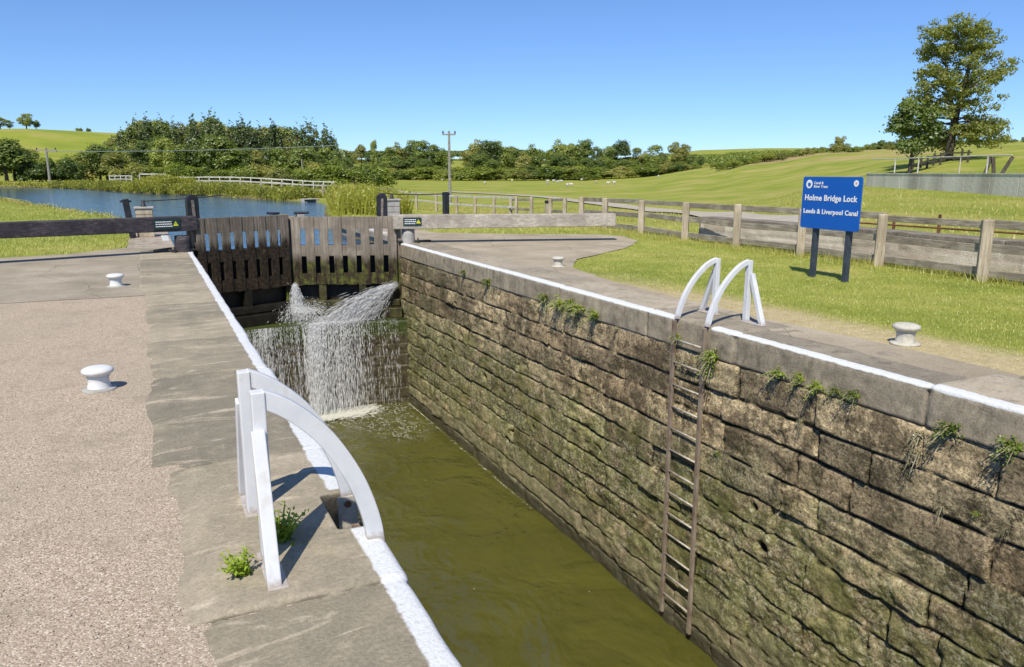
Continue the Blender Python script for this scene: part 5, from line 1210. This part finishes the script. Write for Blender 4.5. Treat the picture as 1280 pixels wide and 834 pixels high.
def shore_points(shore, n, w0, w1, rs):
    P = np.array(shore); seg = np.hypot(*np.diff(P, axis=0).T); cum = np.concatenate([[0], np.cumsum(seg)]); s = rs.uniform(0, cum[-1], n)
    x = np.interp(s, cum, P[:, 0]); y = np.interp(s, cum, P[:, 1]); i = np.clip(np.searchsorted(cum, s) - 1, 0, len(seg) - 1)
    dx, dy = np.diff(P, axis=0)[i].T / seg[i]; off = rs.uniform(w0, w1, n); return x + dy * off, y - dx * off
def reeds(name, shore, n, w0, w1, h, wd, label, seed, mat='leaf_reed', dens=.25):
    rs = np.random.default_rng(seed); x, y = shore_points(shore, n, w0, w1, rs); m = fbm(x * dens, y * dens, 0, seed, 3) > rs.uniform(-.9, .1, n); x, y = x[m], y[m]
    hh = rs.uniform(h[0], h[1], len(x)) * (1 + .45 * fbm(x * .5, y * .5, 0, seed + 1, 3)); z = np.maximum(zt(x, y), UL) - .02
    V1, F1 = blades(np.stack([x, y, z], 1), hh, np.full(len(x), wd) * rs.uniform(.6, 1.4, len(x)), rs, .45)
    C = np.stack([x, y, z + hh * rs.uniform(.3, .95, len(x))], 1) + rs.normal(0, .06, (len(x), 3)); V2, F2 = leaf_cards(C, np.tile([0, -.3, .6], (len(x), 1)), np.full(len(x), wd * 1.3), rs, .9)
    o = link(name, np_mesh(name, np.concatenate([V1, V2]), [tuple(f) for f in F1] + [tuple(f + len(V1)) for f in F2]), M[mat]); tag(o, label, kind='stuff')
reeds('waterside_plants', right_shore[2:6], 14000, .2, 3.0, (.6, 1.25), .05, 'bushy yellow-green waterside plants right of the canal', 61, dens=.2)
reeds('reed_bank', right_shore[7:15], 30000, .0, 3.6, (.35, .85), .07, 'yellow-green reed bank along the far side of the canal', 62)
reeds('bank_verge', [(-3.5, 97), (-6, 107.5), (-11.5, 121.4), (-18.3, 131.3), (-40, 150)], 12000, .2, 5, (.2, .5), .09, 'rough grass verge at the far bend of the canal', 63)
reeds('bank_fringe', left_shore[3:9], 7000, -.3, .6, (.08, .30), .03, 'ragged grass fringe on the left canal edge', 64, 'grass_tall')
reeds('tall_reeds', right_shore[10:12], 6000, .2, 3.5, (.8, 1.5), .08, 'taller yellow reeds in front of the white railing', 65)

def weed(x, y, z, s, nrm, n, kind, name, label, group, mat, seed):
    """small leafy plant: arching stems with leaflets, growing out along nrm"""
    rs = np.random.default_rng(seed); V = []; Fc = []; nrm = np.array(nrm, float); nrm /= np.linalg.norm(nrm); b = MB(); Cs = []; Ns = []; Ss = []
    for k in range(n):
        d = rs.normal(0, .55, 3) + nrm * 1.0 + np.array([0, 0, .55 if kind != 'hang' else .1]); d /= np.linalg.norm(d); L = s * rs.uniform(.55, 1.1)
        droop = -.55 if kind == 'fern' else -.15 if kind == 'leafy' else -1.0; pts = []
        for i in range(6):
            q = i / 5; pts.append(np.array([x, y, z]) + d * L * q + np.array([0, 0, droop * L * q * q]))
        b.tube(pts, [.004 * s / .2] * 5 + [.001], 4)
        side = np.cross(d, [0, 0, 1.0]); side /= np.linalg.norm(side) + 1e-6
        m = 9 if kind != 'leafy' else 6
        for i in range(1, m + 1):
            q = i / m; p = np.array([x, y, z]) + d * L * q + np.array([0, 0, droop * L * q * q]); wl_ = s * (.22 if kind != 'leafy' else .20) * (1.1 - .6 * q)
            for sd in (-1, 1):
                Cs.append(p + side * sd * wl_ * .6 + rs.normal(0, .006, 3)); Ns.append(nrm * .5 + np.array([0, 0, .8])); Ss.append(wl_ * (.38 if kind != 'leafy' else .62))
    V2, F2 = leaf_cards(np.array(Cs), np.array(Ns), np.array(Ss), rs, .5, .55)
    e = empty(name, (x, y, z), label, 'plant', group); link('foliage', np_mesh('foliage', V2 - np.array([x, y, z]), F2), M[mat], e); b.build('stem', M['leaf_dry'] if kind != 'leafy' else M['leaf_weed'], e)
    return e
weed(.42, 3.28, 0.0, .19, (.1, 0, 1), 20, 'leafy', 'weed', 'leafy green weed in the crack between white handrail and lock edge', 'weeds on the near coping', 'leaf_weed', 1)
weed(.23, 3.04, 0.0, .15, (-.1, 0, 1), 18, 'leafy', 'weed', 'leafy green weed at the foot of the near handrail post', 'weeds on the near coping', 'leaf_weed', 2)
weed(.62, 3.33, 0.0, .10, (.1, 0, 1), 6, 'leafy', 'weed', 'tiny weed beside the ladder notch', 'weeds on the near coping', 'leaf_weed', 3) if False else None
def wall_at(px, py):   # point of the right wall seen at px,py
    d = cam_ray(px, py); t = XR / d[0]; return XR, float(t * d[1]), float(CAM_H + t * d[2])
wall_plants = [(612, 353, .16, 'fern', 'small bright fern high on the wall nearest the gate'), (581, 341, .12, 'fern', 'tiny fern under the coping close to the gate'), (682, 374, .20, 'fern', 'bright fern under the coping left of the big clump'),
 (703, 380, .24, 'fern', 'large left half of the green fern clump under the coping'), (716, 384, .26, 'fern', 'large middle fern of the green clump under the coping'), (728, 388, .24, 'fern', 'large right fern of the green clump under the coping'), (746, 396, .22, 'fern', 'fern at the right end of the green clump'),
 (773, 408, .14, 'hang', 'thin dry tuft under the coping between the clump and the ladder'), (848, 422, .14, 'fern', 'small tuft beside the left ladder stile'), (858, 448, .16, 'hang', 'straggly plant behind the ladder rungs'), (893, 448, .26, 'fern', 'fern hanging right of the ladder top'),
 (975, 468, .22, 'fern', 'first fern right of the ladder under the coping'), (1000, 474, .16, 'fern', 'second fern right of the ladder under the coping'), (1022, 484, .20, 'fern', 'bright fern midway along the coping right of the ladder'), (1045, 490, .14, 'fern', 'little fern beside the bright midway one'), (1068, 496, .18, 'fern', 'fern with leaves spread along the joint, right of midway'),
 (938, 488, .10, 'hang', 'dark dry tuft in a wall hole right of the ladder'), (1002, 522, .12, 'hang', 'dry tuft in a wall hole below the bright fern'), (1152, 540, .22, 'hang', 'tall straggly plant below the coping near the right edge'), (1190, 538, .24, 'fern', 'leafy green plant below the coping near the right edge'), (1150, 565, .2, 'hang', 'dry trailing stems below the straggly plant'),
 (1270, 560, .24, 'fern', 'fern cut by the right edge of the view'), (1178, 632, .10, 'hang', 'lone dry tuft low right on the wall'), (1262, 655, .12, 'hang', 'small pale tuft at the far right of the wall'), (899, 568, .09, 'fern', 'tiny tuft beside the ladder halfway down'), (1222, 642, .08, 'fern', 'tiny green tuft in a joint low right on the wall')]
for i, (px_, py_, s_, kd, lab) in enumerate(wall_plants):
    x, y, z = wall_at(px_, py_); dist = math.hypot(x, y); s_ = s_ * (dist / 7.5)**.6 * (1.0 if kd == 'fern' else .8)
    weed(x + .01, y, z, s_, (-1, 0, .25 if kd == 'fern' else -.3), 14 if kd == 'fern' else 9, kd, 'wall_plant', lab, 'plants growing from the lock wall', 'leaf_fern' if kd == 'fern' else 'leaf_dry', 200 + i)

# ------------------------------------------------------------------ falling water
t = NT('falling_water'); a = t.noise(t.scale(t.pos, (14, 14, 2)), 3, 4, .7)
df = t.n('ShaderNodeBsdfDiffuse', Color=(.93, .94, .95)).outputs[0]; tl = t.n('ShaderNodeBsdfTranslucent', Color=(.93, .94, .95)).outputs[0]; tp = t.n('ShaderNodeBsdfTransparent').outputs[0]
mx = t.n('ShaderNodeMixShader', i0=.22, i1=df, i2=tl).outputs[0]; mx = t.n('ShaderNodeMixShader', i0=.52, i1=tp, i2=mx).outputs[0]; t.t.links.new(mx, t.out.inputs['Surface']); M['spray'] = t.m
t = NT('water_film'); x, y, z = t.xyz(t.pos)
a = t.noise(t.scale(t.pos, (13, 1, 1.1)), 1.6, 7, .75, .2); den = t.attr('rnd')
al = t.math('MULTIPLY', t.step(t.math('ADD', a, t.math('MULTIPLY', t.math('SUBTRACT', den, .5), .35)), .55, .70), .55)
pr = t.n('ShaderNodeBsdfPrincipled', Base_Color=(.93, .94, .94), Roughness=.25, Alpha=al); t.t.links.new(pr.outputs[0], t.out.inputs['Surface']); M['film'] = t.m
rs = np.random.default_rng(9)
def cyface(x): return 17.22 - .18 * ((x - 3.1) / 2.3)**2
def fall_density(x): return np.interp(x, [.9, 1.6, 2.2, 2.5, 2.8, 3.1, 3.3, 3.6, 3.9, 4.1, 4.4, 5.3], [.15, .6, .75, .40, .5, .85, .8, .5, .6, .45, .25, .12])
xs = np.arange(.9, 4.5, .05); zs = np.linspace(-3.77, -1.72, 30); X, Z = np.meshgrid(xs, zs, indexing='ij'); drop = (-1.72 - Z); Yf = cyface(X) - .03 - .10 * np.sqrt(np.maximum(drop, 0))**1.2
wf_e = empty('waterfall', (3, 17.1, -3.77), 'white curtain of water pouring over the lock cill', 'waterfall')
link('water_sheet', np_mesh('water_sheet', np.stack([X.ravel(), Yf.ravel(), Z.ravel()], 1) - np.array(wf_e.location), grid_faces(*X.shape), True, {'rnd': fall_density(X)}), M['film'], wf_e)
def streaks(P0, V0, T, n_seg, wid, rs, g=9.81, dt=(.010, .05)):
    """elongated droplets along ballistic paths"""
    Vv = []; n = len(P0); base = 0
    t0 = rs.uniform(0, 1, (n, n_seg)) * T[:, None]; dt = rs.uniform(*dt, (n, n_seg))
    out = []
    for k in range(n_seg):
        ta, tb = t0[:, k][:, None], (t0[:, k] + dt[:, k])[:, None]; G_ = np.array([0, 0, -g / 2])
        pa_ = P0 + V0 * ta + G_ * ta**2; pb_ = P0 + V0 * tb + G_ * tb**2; mid = (pa_ + pb_) / 2; d = pb_ - pa_
        sd = rs.normal(0, 1, (n, 3)); sd -= (sd * d).sum(1)[:, None] * d / ((d * d).sum(1)[:, None] + 1e-9); sd /= np.linalg.norm(sd, axis=1)[:, None]; w_ = (wid * rs.uniform(.4, 1.3, n))[:, None]
        s2 = np.cross(d / (np.linalg.norm(d, axis=1)[:, None] + 1e-9), sd)
        out.append(np.stack([pa_, mid + sd * w_, pb_, mid - sd * w_, mid + s2 * w_, mid - s2 * w_], 1))
    A = np.concatenate(out); m = len(A); V = A.reshape(-1, 3); i = np.arange(m)[:, None] * 6
    Fc = np.concatenate([i + np.array([0, 1, 4]), i + np.array([0, 4, 3]), i + np.array([0, 3, 5]), i + np.array([0, 5, 1]), i + np.array([2, 4, 1]), i + np.array([2, 3, 4]), i + np.array([2, 5, 3]), i + np.array([2, 1, 5])]); return V, Fc
n = 1900; xx = rs.uniform(.9, 5.2, n); mk = rs.random(n) < fall_density(xx) * (.45 + .55 * (vnoise(xx * 5, 0, 0, 2) > -.1)); xx = xx[mk]; n = len(xx)
P0 = np.stack([xx, cyface(xx) - .03, np.full(n, -1.72)], 1); V0 = np.stack([rs.normal(0, .05, n), rs.uniform(-.45, -.12, n), rs.uniform(-.3, .1, n)], 1)
V, Fc = streaks(P0, V0, np.full(n, .62), 9, .0048, rs); V[:, 2] = np.maximum(V[:, 2], -3.76)
link('falling_strands', np_mesh('falling_strands', V - np.array(wf_e.location), Fc), M['spray'], wf_e)['kind'] = 'stuff'
# the strong stream under the right-hand jet
n = 1100; xx = np.concatenate([rs.normal(3.25, .09, n // 2), rs.normal(3.7, .30, n - n // 2)]); P0 = np.stack([xx, cyface(xx) - .06, np.full(n, -1.68)], 1); V0 = np.stack([rs.normal(-.12, .08, n), rs.uniform(-.7, -.25, n), rs.uniform(-.2, .3, n)], 1)
V, Fc = streaks(P0, V0, np.full(n, .63), 8, .0048, rs); V[:, 2] = np.maximum(V[:, 2], -3.76)
link('falling_strands', np_mesh('falling_strands', V - np.array(wf_e.location), Fc), M['spray'], wf_e)['kind'] = 'stuff'
def jet(name, p0, v0, spread, n, T, segs, wid, label, seed):
    rs = np.random.default_rng(seed); P0 = np.tile(p0, (n, 1)) + rs.normal(0, .03, (n, 3)); V0 = np.tile(v0, (n, 1)) + rs.normal(0, 1, (n, 3)) * np.array(spread)
    V, Fc = streaks(P0, V0, np.full(n, T), segs, wid, rs); V[:, 2] = np.maximum(V[:, 2], -1.74); V[:, 1] = np.minimum(V[:, 1], 18.1)
    o = link(name, np_mesh(name, V - np.array(p0), Fc), M['spray'], loc=p0); tag(o, label, 'water jet'); return o
jet('water_jet', (5.22, 17.35, -.95), (-4.6, -.40, -1.5), (1.1, .12, .46), 1700, .30, 7, .0042, 'strong white jet spraying left from beside the right gate post', 71)
jet('water_jet', (2.98, 18.02, -.93), (.05, -.35, -.8), (.28, .10, .3), 700, .30, 6, .0045, 'thin white spout falling where the two gates meet', 72)
n = 1200; P0 = np.stack([rs.normal(3.1, .2, n), rs.uniform(17.5, 18.0, n), np.full(n, -1.5)], 1); V0 = rs.normal(0, .7, (n, 3)) + np.array([0, -.3, .7]); V, Fc = streaks(P0, V0, np.full(n, .25), 2, .007, rs); V[:, 2] = np.clip(V[:, 2], -1.74, 0); V[:, 1] = np.minimum(V[:, 1], 18.0)
link('splash', np_mesh('splash', V - np.array(wf_e.location), Fc), M['spray'], wf_e)['kind'] = 'stuff'
n = 1700; P0 = np.stack([rs.normal(3.9, .3, n), rs.uniform(17.2, 17.6, n), np.full(n, -1.72)], 1); V0 = rs.normal(0, .5, (n, 3)) + np.array([-.4, -.2, .8]); V, Fc = streaks(P0, V0, np.full(n, .22), 2, .006, rs); V[:, 2] = np.clip(V[:, 2], -1.74, 0)
link('splash', np_mesh('splash', V - np.array(wf_e.location), Fc), M['spray'], wf_e)['kind'] = 'stuff'
# foam on the lock water
t = NT('foam'); x, y, z = t.xyz(t.pos); dn = t.attr('rnd')
a = t.noise(t.scale(t.pos, (1, 1, 1)), 5.5, 8, .78, 1.2); b_ = t.noise(t.scale(t.pos, (1.6, .7, 1)), 2.2, 6, .7, 1.5); rg = t.math('ABSOLUTE', t.math('SUBTRACT', b_, .5))
f1 = t.step(t.math('ADD', a, t.math('MULTIPLY', t.math('SUBTRACT', dn, .5), .8)), .56, .72)
f2 = t.math('MULTIPLY', t.step(rg, .018, .004), t.step(dn, .12, .35)); f2 = t.math('MULTIPLY', f2, t.step(a, .42, .55))
f3 = t.math('MULTIPLY', t.step(t.voro(t.pos, 3.3), .030, .020), t.step(t.noise(t.pos, .9, 3), .42, .55)); al = t.math('MULTIPLY', t.math('MAXIMUM', t.math('MAXIMUM', f1, f2), f3), .75)
pr = t.n('ShaderNodeBsdfPrincipled', Base_Color=(.72, .72, .62), Roughness=.6, Alpha=al); t.t.links.new(pr.outputs[0], t.out.inputs['Surface']); M['foam'] = t.m
xs = np.arange(.95, 5.32, .06); ys = np.arange(2.5, 17.15, .06); X, Y = np.meshgrid(xs, ys, indexing='ij'); dd = np.hypot((X - 3.4) * .8, Y - 17.1)
D = 1.0 * np.exp(-(dd / .9)**2) + .36 * np.exp(-((X - 4.5)**2 / .5 + (Y - 15.6)**2 / 2.2)) + .75 * np.exp(-((X - 5.29)**2 / .0016)) * (Y > 10.4) * (Y < 16.9) + .20 * np.exp(-dd / 2.0)
link('foam', np_mesh('foam', np.stack([X.ravel(), Y.ravel(), np.full(X.size, WL + .035)], 1), grid_faces(*X.shape), True, {'rnd': D}), M['foam'])['kind'] = 'stuff'
bpy.data.objects['foam']['label'] = 'white foam drifting from the foot of the waterfall'

# ------------------------------------------------------------------ small stones on the gravel
rs = np.random.default_rng(3); n = 16000; r_ = 1.2 + 9 * rs.random(n)**1.4; a_ = rs.uniform(-1.0, .5, n); x = r_ * np.sin(a_); y = r_ * np.cos(a_); m = (x < -.05 + .22 * rs.random(n)**3) & (y < 12) & (y > .5); x, y = x[m], y[m]; n = len(x)
s = .003 + .004 * rs.random(n)**3; ico = np.array([(1, 0, 0), (-1, 0, 0), (0, 1, 0), (0, -1, 0), (0, 0, .45), (0, 0, -.4)], float); fi = np.array([(0, 2, 4), (2, 1, 4), (1, 3, 4), (3, 0, 4), (2, 0, 5), (1, 2, 5), (3, 1, 5), (0, 3, 5)])
th = rs.uniform(0, 6.28, n); V = ico[None] * s[:, None, None] * rs.uniform(.7, 1.4, (n, 6, 1)); c, s2 = np.cos(th)[:, None], np.sin(th)[:, None]; V = np.stack([V[..., 0] * c - V[..., 1] * s2, V[..., 0] * s2 + V[..., 1] * c, V[..., 2]], 2) + np.stack([x, y, np.full(n, -.008)], 1)[:, None]
Fc = (np.arange(n)[:, None, None] * 6 + fi[None]).reshape(-1, 3)
o = link('loose_pebbles', np_mesh('loose_pebbles', V.reshape(-1, 3), Fc), rough_mat('pebble', [(.3, (.40, .32, .24)), (.5, (.52, .43, .34)), (.7, (.68, .62, .54))], 40, bump=.05)); tag(o, 'loose pebbles scattered over the gravel towpath', kind='stuff')

for o in bpy.data.objects:
    if '_local' in o: del o['_local']
